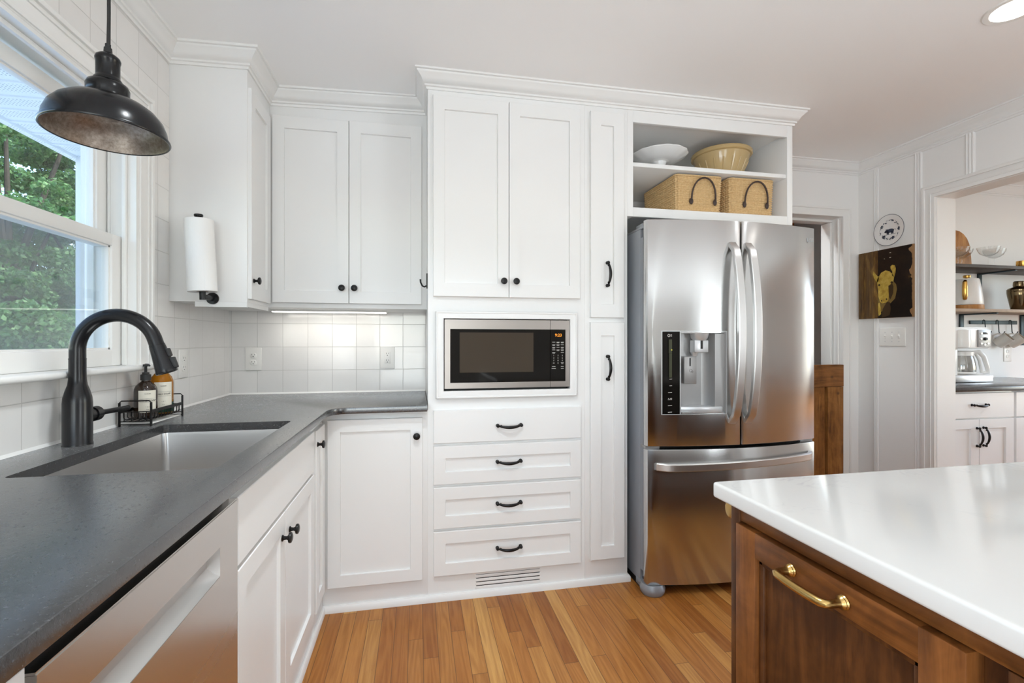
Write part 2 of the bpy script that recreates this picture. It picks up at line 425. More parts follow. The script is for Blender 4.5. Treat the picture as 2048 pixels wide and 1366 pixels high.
def glass_mat(name, tint=(1, 1, 1), ior=1.45, add=0.0):
    m = bpy.data.materials.new(name); m.use_nodes = True; t = m.node_tree; t.nodes.clear()
    tr = t.nodes.new('ShaderNodeBsdfTransparent'); tr.inputs[0].default_value = (*tint, 1)
    gl = t.nodes.new('ShaderNodeBsdfGlossy'); gl.inputs['Roughness'].default_value = .01
    lw = t.nodes.new('ShaderNodeLayerWeight'); pw = t.nodes.new('ShaderNodeMath'); pw.operation = 'POWER'; pw.inputs[1].default_value = 5; t.links.new(lw.outputs['Facing'], pw.inputs[0])
    ma = t.nodes.new('ShaderNodeMath'); ma.operation = 'MULTIPLY_ADD'; ma.inputs[1].default_value = .9; ma.inputs[2].default_value = (.035 if ior < 1.47 else .05) + add; t.links.new(pw.outputs[0], ma.inputs[0])
    mx = t.nodes.new('ShaderNodeMixShader'); ou = t.nodes.new('ShaderNodeOutputMaterial')
    t.links.new(ma.outputs[0], mx.inputs[0]); t.links.new(tr.outputs[0], mx.inputs[1]); t.links.new(gl.outputs[0], mx.inputs[2]); t.links.new(mx.outputs[0], ou.inputs[0])
    return m
M_glass = glass_mat('window_glass', (.96, .98, .98), 1.45)
M_drink = glass_mat('drinking_glass', (.98, .985, .985), 1.5, .03)
M_carafe = glass_mat('carafe_glass', (.80, .79, .77), 1.5, .06)
def screen_mat():
    m = bpy.data.materials.new('insect_mesh'); m.use_nodes = True; t = m.node_tree; t.nodes.clear()
    tr = t.nodes.new('ShaderNodeBsdfTransparent'); df = t.nodes.new('ShaderNodeBsdfDiffuse'); df.inputs[0].default_value = (.42, .43, .44, 1)
    mx = t.nodes.new('ShaderNodeMixShader'); mx.inputs[0].default_value = .28; ou = t.nodes.new('ShaderNodeOutputMaterial')
    t.links.new(tr.outputs[0], mx.inputs[1]); t.links.new(df.outputs[0], mx.inputs[2]); t.links.new(mx.outputs[0], ou.inputs[0]); return m
M_screen = screen_mat()
M_led = mat('led_diffuser', (.9, .9, .88), .4, 0, **{'Emission Color': (1, .95, .87), 'Emission Strength': 3.0})
M_lamp = mat('downlight_diffuser', (.9, .9, .88), .4, 0, **{'Emission Color': (1, .97, .93), 'Emission Strength': 9.0})
M_paper = paint('paper_towel', (.86, .86, .85), .85, .35)
m = M_straw = mat('woven_seagrass', (.5, .33, .15), .7); k = N(m); v = k.coord((1, 1, 1))
k.l(k.ramp(k.noise(v, 120, 2, .6), [(.3, (.58, .385, .18)), (.5, (.64, .44, .215)), (.7, (.70, .50, .265))]), k.p.inputs['Base Color'])
M_leather = mat('dark_leather', (.045, .024, .018), .5)
M_glaze = mat('yellow_ware_glaze', (.50, .36, .17), .10); k = N(M_glaze); k.bump(k.noise(k.coord(), 14, 3), .2, .004)
M_china = mat('white_china', (.80, .80, .79), .16)
M_navy = mat('navy_print', (.035, .05, .085), .35)
M_brownglass = mat('dark_brown_glass', (.022, .011, .006), .05, 0, **{'Specular IOR Level': .7})
m = M_amberglass = mat('amber_glass', (.50, .19, .008), .05, 0, **{'Specular IOR Level': .7, 'Transmission Weight': .55, 'IOR': 1.3})
M_greenliq = mat('dark_green_soap', (.006, .035, .02), .08)
M_label = mat('cream_label', (.74, .70, .60), .6)
M_ink = mat('label_ink', (.06, .06, .06), .6)
M_shaker = mat('antique_bronze', (.20, .145, .08), .16, 1.0)
M_steelblue = mat('blue_black_iron', (.045, .065, .075), .45, .5)
M_appl = mat('white_appliance', (.82, .82, .80), .25)
M_mug = mat('stoneware_mug', (.66, .63, .58), .4)
M_mugin = mat('mug_inside', (.40, .34, .27), .45)
M_pend_in = None
m = M_pend_in = mat('aged_bronze_inside', (.20, .16, .13), .42, .75); k = N(m); v = k.coord()
k.l(k.ramp(k.noise(v, 110, 5, .7), [(.35, (.24, .19, .155)), (.55, (.36, .30, .25)), (.72, (.46, .39, .33))]), k.p.inputs['Base Color'])
M_pend = mat('black_lamp_enamel', (.006, .006, .007), .22, 0, **{'Specular IOR Level': .38})

# ------------------------------------------------------------------ room shell
def zc(x): return 2.407 + .030 * min(1, max(0, (x + 1) / 1.05)) + .008 * min(1, max(0, (x - .05) / 3))
b = B(); b.box(-1.15, 6.3, -3.55, 4.3, -.12, 0); struct(b.obj('floor', M_floor, smooth=0))
tb = bmesh.new(); xs = [-1.15, -1, -.7, -.4, -.15, .05, .3, 1.5, 3.05, 6.3]; lo = []; 
vv = [[tb.verts.new((x, y, zc(x))) for x in xs] for y in (-3.55, 4.3)]; vu = [[tb.verts.new((x, y, 2.62)) for x in xs] for y in (-3.55, 4.3)]
for i in range(len(xs) - 1):
    tb.faces.new((vv[0][i], vv[1][i], vv[1][i + 1], vv[0][i + 1])); tb.faces.new((vu[0][i], vu[0][i + 1], vu[1][i + 1], vu[1][i]))
    for q in (0, 1): tb.faces.new((vv[q][i], vv[q][i + 1], vu[q][i + 1], vu[q][i]))
tb.faces.new((vv[0][0], vu[0][0], vu[1][0], vv[1][0])); tb.faces.new((vv[0][-1], vv[1][-1], vu[1][-1], vu[0][-1]))
bmesh.ops.recalc_face_normals(tb, faces=tb.faces[:]); b = B(); b.join(tb); struct(b.obj('ceiling', M_ceil, smooth=30))
b = B()
WY0, WY1, WZ0, WZ1 = 1.05, 1.905, 1.098, 2.012
for (y0, y1, z0, z1) in ((-3.55, -1.95, 0, 2.5), (-1.95, -.45, 0, .35), (-1.95, -.45, 2.05, 2.5), (-.45, WY0, 0, 2.5), (WY0, WY1, 0, WZ0), (WY0, WY1, WZ1, 2.5), (WY1, 2.925, 0, 2.5)):
    b.box(-1.15, -.995, y0, y1, z0, z1)
struct(b.obj('wall_left', M_tileL, smooth=0))
b = B(); b.box(-.995, .045, 2.775, 2.925, 0, 2.5); struct(b.obj('wall_back', M_tileB, smooth=0))
b = B(); b.box(.045, 2.05, 2.775, 2.925, 0, 2.5); b.box(2.05, 2.905, 2.775, 2.925, 2.07, 2.5); b.box(2.905, 3.19, 2.775, 2.925, 0, 2.5)
struct(b.obj('wall_back', M_wall, smooth=0))
b = B(); b.box(3.05, 3.19, 2.265, 2.775, 0, 2.5); b.box(3.05, 3.19, .6, 2.265, 2.067, 2.5); b.box(3.05, 3.19, -.08, .6, 0, 2.5); b.box(3.05, 3.19, -.55, -.08, 2.067, 2.5); b.box(3.05, 3.19, -1.0, -.55, 0, 2.5); b.box(3.05, 3.19, -2.0, -1.0, 0, .25); b.box(3.05, 3.19, -2.0, -1.0, 2.15, 2.5); b.box(3.05, 3.19, -3.55, -2.0, 0, 2.5)  # unseen near openings added for fill light and a bright streak on the refrigerator
wr = struct(b.obj('wall_right', M_wall, smooth=0))
for (y0, y1, z0, z1) in ((2.625, 2.658, .02, 2.375), (2.345, 2.39, .02, 2.375), (2.064, 2.112, 2.12, 2.375), (1.78, 1.826, 2.12, 2.375), (1.50, 1.546, 2.12, 2.375)):
    b = B(); n3 = 3; wd = (y1 - y0) / n3
    b.box(3.047, 3.0505, y0, y1, z0, z1)
    for q in range(n3):
        b.tube([(3.047, y0 + wd * (q + .5), z0), (3.047, y0 + wd * (q + .5), z1)], wd * .42, 8)
    b.obj('batten', M_wall, wr)
b = B()
for (x0, x1, z0, z1) in ((-1.15, -.85, 0, 2.5), (-.85, .35, 0, .08), (-.85, .35, 2.15, 2.5), (.35, 6.3, 0, 2.5)):
    b.box(x0, x1, -3.55, -3.42, z0, z1)
M_rear = paint('warm_beige_paint', (.46, .43, .40), .6)
struct(b.obj('wall_rear', M_rear, smooth=0))
b = B(); b.box(3.19, 6.3, 2.93, 3.05, 0, 2.5); struct(b.obj('wall_dining', M_wall, smooth=0))
b = B()
for (y0, y1, z0, z1) in ((-3.42, .4, 0, 2.5), (.4, 2.0, 0, .75), (.4, 2.0, 2.25, 2.5), (2.0, 2.93, 0, 2.5)): b.box(6.18, 6.3, y0, y1, z0, z1)
struct(b.obj('wall_outer', M_wall, smooth=0))
b = B(); b.box(1.2, 3.6, 4.15, 4.3, 0, 2.5); b.box(1.2, 1.3, 2.925, 4.15, 0, 2.5); b.box(3.5, 3.6, 3.05, 4.15, 0, 2.5); struct(b.obj('wall_hall', M_wall, smooth=0))
# crown moulding in one run round the room and the cabinet fronts
crown_prof = [(0, -.076), (.007, -.076), (.009, -.066), (.015, -.063), (.016, -.056), (.021, -.053), (.030, -.034), (.046, -.018), (.050, -.014), (.050, -.010), (.058, -.008), (.058, .004), (0, .004)]
cp = [(-.995, -3.42), (-.995, 2.152), (-.703, 2.152), (-.703, 2.458), (.045, 2.458), (.045, 2.20), (1.99, 2.20), (1.99, 2.775), (3.05, 2.775), (3.05, -3.42)]
b = B(); b.sweep(crown_prof, cp, [zc(p[0]) for p in cp]); struct(b.obj('trim_1', M_trim, smooth=50))
b = B(); b.sweep(crown_prof, [(3.19, 2.93), (6.18, 2.93)], [2.443, 2.443]); struct(b.obj('trim_2', M_trim, smooth=50))
# thin base strip along the cabinet fronts
b = B(); pr = [(0, 0), (.013, 0), (.013, .024), (.009, .031), (0, .031)]
b.sweep(pr, [(-.413, -.6), (-.413, 2.20), (1.03, 2.20), (1.03, 2.70)]); struct(b.obj('baseboard_back', M_trim))
b = B(); b.sweep([(0, 0), (.014, 0), (.014, .10), (.008, .115), (0, .115)], [(2.97, 2.775), (3.05, 2.775), (3.05, 2.335)]); struct(b.obj('baseboard_right', M_trim))
# cased opening to the next room
b = B(); K = frame((3.05, 0, 0), '-X')   # u = -y
b.band(-2.331, -.534, 0, 2.135, .066, .066, 0, .068, 0, .018, K, .002, True); b.band(-2.336, -.529, 0, 2.14, .018, .018, 0, .018, 0, .025, K, .003, True); b.band(-2.292, -.573, 0, 2.095, .008, .008, 0, .008, 0, .022, K, .002, True)
b.box(3.051, 3.189, 2.262, 2.265, 0, 2.0638); b.box(3.051, 3.189, .6, 2.265, 2.064, 2.067)
struct(b.obj('trim_3', M_trim))
# cased doorway behind the refrigerator
b = B(); K = frame((0, 2.775, 0), '-Y')
b.band(1.98, 2.965, 0, 2.13, .07, .06, 0, .06, 0, .018, K, .002, True); b.band(1.975, 2.969, 0, 2.134, .016, .016, 0, .016, 0, .024, K, .003, True)
b.box(2.885, 2.905, 2.845, 2.924, 0, 2.05, .003); b.box(2.05, 2.905, 2.845, 2.924, 2.052, 2.07, .003); b.box(2.894, 2.905, 2.79, 2.80, 0, 2.06, .002)
struct(b.obj('trim_4', M_trim))
# bead of white caulk where the worktop meets the tiles
b = B(); b.sweep([(0, 0), (.007, 0), (.002, .007), (0, .008)], [(-.995, -.6), (-.995, 2.775), (.04, 2.775)], [.914] * 3); struct(b.obj('trim_5', M_trim))

# ------------------------------------------------------------------ window over the sink
win = struct(thing('window_1', 'white double-hung window over the sink', 'window', (-1.0, 1.48, 1.1)))
b = B(); K = frame((-.995, 0, 0), '+X')   # u = y
b.band(.962, 1.993, 1.112, 2.10, .088, .088, 0, .088, 0, .018, K, .002, True); b.band(.960, 1.995, 1.112, 2.102, .017, .017, 0, .017, 0, .027, K, .003, True)
b.band(.985, 1.970, 1.112, 2.077, .009, .009, 0, .009, 0, .023, K, .002, True); b.band(1.034, 1.921, 1.112, 2.028, .011, .011, 0, .011, 0, .023, K, .002, True)
b.obj('casing', M_trim, win)
b = B(); b.box(-1.06, -.945, .93, 2.02, 1.098, 1.117, .008, seg=3); b.obj('window_sill', M_trim, win)
b = B()
b.box(-1.149, -.978, WY1 - .012, WY1, WZ0, WZ1); b.box(-1.149, -.978, WY0, WY0 + .012, WZ0, WZ1); b.box(-1.149, -.978, WY0 + .012, WY1 - .012, WZ1 - .012, WZ1); b.box(-1.149, -1.061, WY0 + .012, WY1 - .012, WZ0, WZ0 + .016)
for y0 in (WY0 + .012, WY1 - .026): b.box(-1.018, -1.004, y0, y0 + .014, 1.117, 2.0, .003)
b.box(-1.0175, -1.0045, WY0 + .026, WY1 - .026, 1.985, 2.0, .003)
for y0 in (WY0 + .012, WY1 - .020): b.box(-1.063, -1.057, y0, y0 + .008, 1.117, 2.0); b.box(-1.125, -1.105, y0, y0 + .008, 1.117, 2.0)
b.obj('window_frame', M_trim, win)
def sash(name, x0, x1, y0, y1, z0, z1, st, bt, tp):
    q = B(); e = .004
    q.box(x0, x1, y0, y0 + st, z0, z1, e); q.box(x0, x1, y1 - st, y1, z0, z1, e); q.box(x0, x1, y0 + st - .004, y1 - st + .004, z0, z0 + bt, e); q.box(x0, x1, y0 + st - .004, y1 - st + .004, z1 - tp, z1, e)
    xm = (x0 + x1) / 2
    for (a0, a1, c0, c1) in ((y0 + st - .003, y0 + st + .006, z0 + bt, z1 - tp), (y1 - st - .006, y1 - st + .003, z0 + bt, z1 - tp), (y0 + st, y1 - st, z0 + bt - .003, z0 + bt + .006), (y0 + st, y1 - st, z1 - tp - .006, z1 - tp + .003)):
        q.box(xm - .010, xm + .010, a0, a1, c0, c1)
    o = q.obj(name, M_trim, win)
    g = B(); g.box(xm - .002, xm + .002, y0 + st - .002, y1 - st + .002, z0 + bt - .002, z1 - tp + .002); g.obj('glass_pane', M_glass, o, smooth=0)
sash('lower_sash', -1.055, -1.020, WY0 + .013, WY1 - .013, 1.117, 1.567, .058, .056, .041)
sash('upper_sash', -1.102, -1.066, WY0 + .013, WY1 - .013, 1.53, 1.985, .055, .036, .048)
b = B(); b.box(-1.132, -1.131, WY0 + .02, WY1 - .02, 1.12, 1.545); b.obj('insect_screen', M_screen, win, smooth=0)

# ------------------------------------------------------------------ hardware makers
def add_knob(parent, M):
    q = B(M); q.lathe([(0, 0), (.0095, 0), (.0095, .002), (.006, .005), (.005, .012), (.0075, .017), (.0145, .019), (.0158, .0225), (.0148, .026), (.009, .0285), (0, .029)], n=24)
    return q.obj('knob', M_bronze, parent)
def add_pull(parent, M, L=.128, name='pull_handle', mt=None):
    q = B(M); h = L / 2
    for sgn in (-1, 1):
        q.lathe([(0, 0), (.0085, 0), (.0085, .003), (.005, .005), (.0045, .014)], T(sgn * (h - .008), 0, 0), n=16)
        q.ball((sgn * (h - .008), 0, .016), .0082, sc=(1, 1, .9))
        q.lathe([(.0035, 0), (.006, .004), (.0035, .008)], T(sgn * (h - .018), 0, .019) @ RY(sgn * -PI / 2 + PI / 2 * 0), n=12)
    pts = []; rs = []
    for i in range(17):
        t = -1 + 2 * i / 16; pts.append((t * (h - .012), -.006 * (1 - t * t), .017 + .013 * (1 - t * t))); rs.append(.0036 + .0030 * (1 - t * t))
    q.tube(pts, rs, 10, flat=(1.15, .9))
    return q.obj(name, mt or M_bronze, parent)
def front(parent, name, M, w, h, knob=None, pull=None, vertical=False, **kw):
    q = B(M); q.shaker(w, h, **kw); o = q.obj(name, M_cab, parent, smooth=20)
    if knob: add_knob(o, M @ T(knob[0], knob[1], kw.get('t', .019)))
    if pull:
        Mp = M @ T(pull[0], pull[1], kw.get('t', .019) - (.0098 if pull[2:] else 0))
        add_pull(o, Mp @ (RZ(PI / 2) if vertical else I4))
    return o

FY = 2.20    # face frame plane of the back run
FX = -.413   # face frame plane of the left run
# ------------------------------------------------------------------ tall pantry tower with microwave niche
t = thing('pantry_cabinet', 'white built-in pantry tower with two upper doors, a microwave niche and four drawers', 'cabinet', (.425, 2.48, 0))
b = B()
b.box(.045, .063, FY, 2.775, 0, 2.44); b.box(.790, .805, FY, 2.775, 0, 2.44); b.box(.063, .790, 2.76, 2.775, 0, 2.44)
b.box(.063, .115, FY, FY + .02, 0, 2.44); b.box(.726, .790, FY, FY + .02, 0, 2.44)
b.box(.115, .726, FY, FY + .02, 1.307, 2.44); b.box(.115, .726, FY, FY + .02, 0, .97)
b.box(.063, .790, FY + .0205, 2.76, .945, .967); b.box(.063, .790, FY + .0205, 2.76, 1.312, 1.33)
b.obj('cabinet_body', M_cab, t)
D = lambda x, z: frame((x, FY, z), '-Y')
front(t, 'door', D(.068, 1.408), .353, .925, knob=(.353 - .026, .075), st=.052, rl=.063)
front(t, 'door', D(.424, 1.408), .351, .925, knob=(.030, .075), st=.052, rl=.063)
front(t, 'drawer', D(.07, .731), .71, .151, pull=(.353, .074), flat=True)
for (z0, z1) in ((.541, .7175), (.338, .527), (.1205, .3245)):
    front(t, 'drawer', D(.07, z0), .71, z1 - z0, pull=(.353, (z1 - z0) / 2 + .004, 1))
b = B()   # raised picture frame round the niche
NF = frame((0, FY, 0), '-Y')
b.band(.081, .759, .937, 1.339, .035, .034, .0335, .0325, 0, .018, NF, .002); b.band(.081, .759, .937, 1.339, .008, .008, .008, .008, .0, .0215, NF, .003)
b.obj('niche_frame', M_cab, t)
b = B()
for q in range(5): b.box(.264, .580, FY - .0014, FY - .0003, .0365 + q * .0175, .0365 + q * .0175 + .0137, .0006)
pass
vg = b.obj('vent_grille', M_cab, t)
b = B(); b.box(.268, .576, FY - .001, FY - .0002, .044, .104); b.obj('vent_backing', M_dark, vg)
# narrow unit
t = thing('tall_cabinet', 'narrow white tall cabinet with two slim doors beside the refrigerator', 'cabinet', (.918, 2.48, 0))
b = B(); b.box(.8055, 1.03, FY, 2.745, 0, 2.44, .0008); b.obj('cabinet_body', M_cab, t)
front(t, 'door', D(.830, 1.318), .176, 1.014, pull=(.089, .215, 1), vertical=True, st=.054, rl=.066)
front(t, 'door', D(.830, .126), .178, 1.169, pull=(.090, .944, 1), vertical=True, st=.054, rl=.066)
# open shelf unit over the refrigerator
t = thing('open_shelf_cabinet', 'white open cubby cabinet above the refrigerator with one middle shelf', 'cabinet', (1.51, 2.48, 1.83))
b = B()
b.box(1.03, 1.062, FY, 2.775, 1.83, 2.44, .001); b.box(1.957, 1.99, FY, 2.775, 1.83, 2.44, .001); b.box(1.062, 1.957, FY, FY + .02, 1.83, 1.876, .001); b.box(1.062, 1.957, FY, FY + .02, 2.305, 2.44, .001)
b.box(1.062, 1.957, FY + .02, 2.775, 1.856, 1.876); b.box(1.062, 1.957, FY + .02, 2.775, 2.325, 2.345); b.box(1.062, 1.957, 2.762, 2.775, 1.86, 2.34)
b.obj('cabinet_body', M_cab, t)
b = B(); b.box(1.062, 1.957, FY + .008, 2.762, 2.085, 2.106, .0015); b.obj('shelf', M_cab, t)

# ------------------------------------------------------------------ wall cabinets
t = thing('wall_cabinet', 'white wall cabinet beside the window with the paper towel holder on its end panel', 'cabinet', (-.85, 2.4, 1.365))
b = B(); b.box(-.995, -.703, 2.152, 2.775, 1.365, 2.42, .001); b.box(-.90, -.704, 2.153, 2.165, 1.344, 1.3655); b.box(-.715, -.704, 2.1655, 2.44, 1.346, 1.3655); b.obj('cabinet_body', M_cab, t)
front(t, 'door', frame((-.703, 2.16, 1.38), '+X'), .262, .89, knob=(.026, .079), t=.015, st=.05, rl=.06)
t = thing('wall_cabinet', 'white two-door wall cabinet with black knobs above the back worktop', 'cabinet', (-.33, 2.6, 1.365))
b = B(); b.box(-.703, .045, 2.458, 2.775, 1.365, 2.43, .001); b.obj('cabinet_body', M_cab, t)
E2 = lambda x, z: frame((x, 2.458, z), '-Y')
front(t, 'door', E2(-.688, 1.388), .351, .905, knob=(.351 - .03, .075), t=.018, st=.054, rl=.06)
front(t, 'door', E2(-.334, 1.388), .352, .908, knob=(.026, .075), t=.018, st=.054, rl=.06)
# LED strip
t = thing('under_cabinet_light', 'slim lit strip light under the two-door wall cabinet', 'light', (-.45, 2.63, 1.353))
b = B(); b.box(-.74, -.165, 2.60, 2.66, 1.356, 1.365, .001); b.obj('housing', M_plastic, t)
b = B(); b.box(-.736, -.169, 2.606, 2.654, 1.352, 1.3565); b.obj('diffuser', M_led, t)
l = area('strip_glow', (-.4525, 2.63, 1.350), (0, .15, -1),   .56, .04, .75, (1, .94, .86))

# ------------------------------------------------------------------ base cabinets
t = thing('base_cabinet', 'white single-door base cabinet in the corner left of the drawers', 'cabinet', (-.18, 2.48, 0))
b = B(); b.box(-.413, .045, FY, 2.775, 0, .884, .0008); b.obj('cabinet_body', M_cab, t)
front(t, 'door', D(-.391, .112), .411, .741, knob=(.385, .660), st=.054, rl=.054)
t = thing('base_cabinet', 'white corner base cabinet with one very narrow door next to the sink doors', 'cabinet', (-.6, 2.4, 0))
b = B(); b.box(-.98, FX, 1.955, 2.20, 0, .884, .0008); b.obj('cabinet_body', M_cab, t)
G = lambda y, z: frame((FX, y, z), '+X')
front(t, 'door', G(1.975, .12), .17, .725, knob=(.022, .668), st=.05, rl=.056)
t = thing('base_cabinet', 'white double-door sink base cabinet under the window', 'cabinet', (-.7, 1.55, 0))
b = B(); b.box(-.98, -.965, 1.166, 1.939, 0, .884); b.box(-.98, FX - .0185, 1.15, 1.165, 0, .884); b.box(-.98, FX - .0185, 1.94, 1.9545, 0, .884); b.box(FX - .018, FX, 1.15, 1.9545, 0, .884); b.box(-.964, FX - .019, 1.166, 1.939, .06, .08)
b.obj('cabinet_body', M_cab, t)
front(t, 'false_drawer_front', G(1.152, .697), .783, .155, flat=True)
front(t, 'door', G(1.152, .12), .381, .566, knob=(.345, .498), st=.054, rl=.056)
front(t, 'door', G(1.536, .12), .399, .566, knob=(.043, .492), st=.054, rl=.056)
t = thing('base_cabinet', 'white base cabinet on the near side of the dishwasher', 'cabinet', (-.7, .3, 0))
b = B(); b.box(-.98, FX, -.3, .578, 0, .880, .0008); b.obj('cabinet_body', M_cab, t)
front(t, 'drawer', G(-.28, .70), .85, .168, flat=True); front(t, 'door', G(-.28, .12), .85, .565)

# ------------------------------------------------------------------ dishwasher
t = thing('dishwasher', 'stainless dishwasher with a pocket handle under the granite worktop', 'dishwasher', (-.7, .86, 0))
b = B(); b.box(-.97, -.425, .585, 1.145, .02, .866); b.obj('tub', M_dark, t)
X0, X1 = -.425, -.394
b = B(); PY0, PY1, PZ0, PZ1 = .66, 1.052, .722, .782
b.box(X0, X1, .584, 1.146, .11, PZ0); b.box(X0, X1, .584, 1.146, PZ1, .848); b.box(X0, X1, .584, PY0, PZ0, PZ1); b.box(X0, X1, PY1, 1.146, PZ0, PZ1)
b.box(X0, X1 - .0015, .584, 1.146, .8475, .851)
b.obj('door', M_steel_dw, t, smooth=0)
b = B(); M_ = frame((X1, PY0, PZ0), '+X')
b.prism([(0, -.001), (-.026, .018), (-.026, .056), (-.020, .0605), (-.0285, .0605), (-.0285, -.001)], 0, PY1 - PY0, Matrix(((1, 0, 0, X1), (0, 0, 1, PY0), (0, 1, 0, PZ0), (0, 0, 0, 1))))
b.obj('pocket_handle', M_steel_h, t)
b = B(); b.box(-.47, -.44, .59, 1.14, 0, .10); b.obj('toe_panel', M_dark, t)

# ------------------------------------------------------------------ granite worktop, sink, faucet
poly = [(-.995, -.55), (-.370, -.55), (-.370, 2.045)]
for i in range(0, 9):
    a = PI - i / 8 * PI / 2; poly.append((-.295 + .075 * math.cos(a), 2.055 + .080 * math.sin(a)))
poly += [(.041, 2.137), (.041, 2.772), (-.993, 2.772)]
b = B(); b.prism(poly, .886, .914, bev=.003)
ct = tag(b.obj('countertop', M_granite, None, loc=(-.68, 1.2, .886)), 'L-shaped black granite worktop with a leathered finish and sink cutout', 'countertop')
def rrect(x0, x1, y0, y1, r, n=5):
    p = []
    for (cx, cy, a0) in ((x1 - r, y1 - r, 0), (x0 + r, y1 - r, PI / 2), (x0 + r, y0 + r, PI), (x1 - r, y0 + r, 3 * PI / 2)):
        for i in range(n + 1):
            a = a0 + i / n * PI / 2; p.append((cx + r * math.cos(a), cy + r * math.sin(a)))
    return p
SX0, SX1, SY0, SY1 = -.855, -.447, 1.172, 1.818
c = B(); c.prism(rrect(SX0, SX1, SY0, SY1, .016), .86, .95); boolean(ct, c.mesh('c', M_granite, 0))
t = thing('kitchen_sink', 'undermount stainless steel single-bowl sink below the window', 'sink', (-.65, 1.495, .68))
b = B(); tb = bmesh.new(); rings = []
for (g, z, r) in ((.02, .886, .016), (-.006, .886, .016), (-.007, .872, .018), (-.012, .72, .02), (-.016, .700, .022), (-.034, .684, .03), (-.19, .677, .04)):
    rings.append([tb.verts.new((p[0], p[1], z)) for p in rrect(SX0 - g if g < 0 and False else SX0 - (.006 if z > .86 else .004) - (g if g > 0 else 0) + (0 if g > 0 else -g - .006 if True else 0), SX1 + (g if g > 0 else 0) + (.006 if z > .86 else .004) - (0 if g > 0 else -g - .006), SY0 - (g if g > 0 else 0) - .005 + (0 if g > 0 else -g - .006), SY1 + (g if g > 0 else 0) + .005 - (0 if g > 0 else -g - .006), r)])
for i in range(len(rings) - 1):
    n_ = len(rings[i])
    for q in range(n_): tb.faces.new((rings[i][q], rings[i][(q + 1) % n_], rings[i + 1][(q + 1) % n_], rings[i + 1][q]))
tb.faces.new(rings[-1]); bmesh.ops.recalc_face_normals(tb, faces=tb.faces[:])
for f in tb.faces: f.normal_flip()
b.join(tb); o = b.obj('sink_bowl', M_sink, t)
md = o.modifiers.new('thickness', 'SOLIDIFY'); md.thickness = .0015; md.offset = -1
b = B(); b.lathe([(0, .678), (.042, .678), (.045, .680), (.04, .6815), (.03, .679), (0, .679)], T(-.65, 1.5, 0)); b.obj('drain', M_steel_h, t)

fx, fy = -.925, 1.513
t = thing('kitchen_faucet', 'matte black gooseneck pull-down faucet behind the sink', 'faucet', (fx, fy, .914))
b = B(); b.lathe([(0, .914), (.0335, .914), (.0335, .918), (.0325, .920), (.0325, 1.030), (.031, 1.046), (.0265, 1.064), (.0215, 1.080), (.0195, 1.096), (.0190, 1.120), (.0190, 1.1515)], T(fx, fy, 0), n=40); b.obj('faucet_body', M_black, t)
def arc_pts(r, zc_, a1, n=26):
    p = [(fx, fy, 1.152 + q * (zc_ - 1.152) / 4) for q in range(4)]
    for i in range(n + 1):
        a = PI - i / n * a1; p.append((fx + r + r * math.cos(a), fy, zc_ + r * math.sin(a)))
    return p
sp = arc_pts(.097, 1.177, math.radians(165)); tg_ = (Vector(sp[-1]) - Vector(sp[-2])).normalized(); sp += [tuple(Vector(sp[-1]) + tg_ * .006), tuple(Vector(sp[-1]) + tg_ * .012)]
b = B(); b.tube(sp, .0185, 20); b.lathe([(.0195, 1.1505), (.0195, 1.153)], T(fx, fy, 0), n=32, cap=False); b.obj('spout', M_black, t)
e = Vector(sp[-1]); dr = (Vector(sp[-1]) - Vector(sp[-3])).normalized()
Msp = T(*e) @ dr.to_track_quat('Z', 'Y').to_matrix().to_4x4()
b = B(); b.lathe([(.0185, 0), (.0198, .0005), (.0198, .0022), (.0188, .0026), (.0188, .0040), (.0200, .0046), (.0218, .032), (.0256, .072), (.0270, .082), (.0260, .0845), (.021, .0845), (.019, .081), (0, .081)], Msp, n=32)
hd = b.obj('spray_head', M_black, t)
sd = (Vector((1, 0, 0)) - dr * dr.x).normalized(); oo = e + dr * .048 + sd * .0225; xx = sd.cross(dr) * -1
Mb = Matrix(((xx.x, dr.x, sd.x, oo.x), (xx.y, dr.y, sd.y, oo.y), (xx.z, dr.z, sd.z, oo.z), (0, 0, 0, 1)))
b = B(Mb); b.box(-.008, .008, -.030, -.006, -.006, .005, .003); b.box(-.008, .008, -.002, .030, -.006, .010, .003); b.obj('spray_button', M_rubber, hd)
b = B(); b.tube([(fx, fy + .028, .990), (fx, fy + .055, .990)], .0185, 20); b.tube([(fx, fy + .055, .990), (fx, fy + .078, .990)], .0215, 20)
b.tube([(fx, fy + .078, .990), (fx + .003, fy + .088, .990), (fx + .010, fy + .10, .9905), (fx + .026, fy + .180, .991)], [.017, .012, .0085, .0085], 14, flat=(1, .9)); b.ball((fx + .026, fy + .180, .991), .0085)
b.obj('lever_handle', M_black, t)

# ------------------------------------------------------------------ wire caddy and soap bottles
CX0, CX1, CY0, CY1 = -.980, -.886, 1.80, 2.015
t = thing('sink_caddy', 'small black wire caddy holding two soap bottles beside the faucet', 'caddy', ((CX0 + CX1) / 2, (CY0 + CY1) / 2, .914))
r = .0022
b = B()
for y in (CY0, CY1):
    b.tube([(CX0, y, .914), (CX0, y, .994), (CX0 + .006, y, 1.0), (CX1 - .006, y, 1.0), (CX1, y, .994), (CX1, y, .914)], r, 8)
    b.box(CX0 - .0015, CX0 + .0015, y - .005, y + .005, .914, .994); b.box(CX1 - .0015, CX1 + .0015, y - .005, y + .005, .914, .994)
    b.tube([(CX0, y, .921), (CX1, y, .921)], r * .8, 6); b.tube([(CX0, y, .931), (CX1, y, .931)], r * .8, 6); b.tube([(CX0, y, .963), (CX1, y, .963)], r * .8, 6)
for x in (CX0, CX1): b.box(x - .0012, x + .0012, CY0, CY1, .958, .969)
b.obj('frame', M_bronze, t)
b = B()
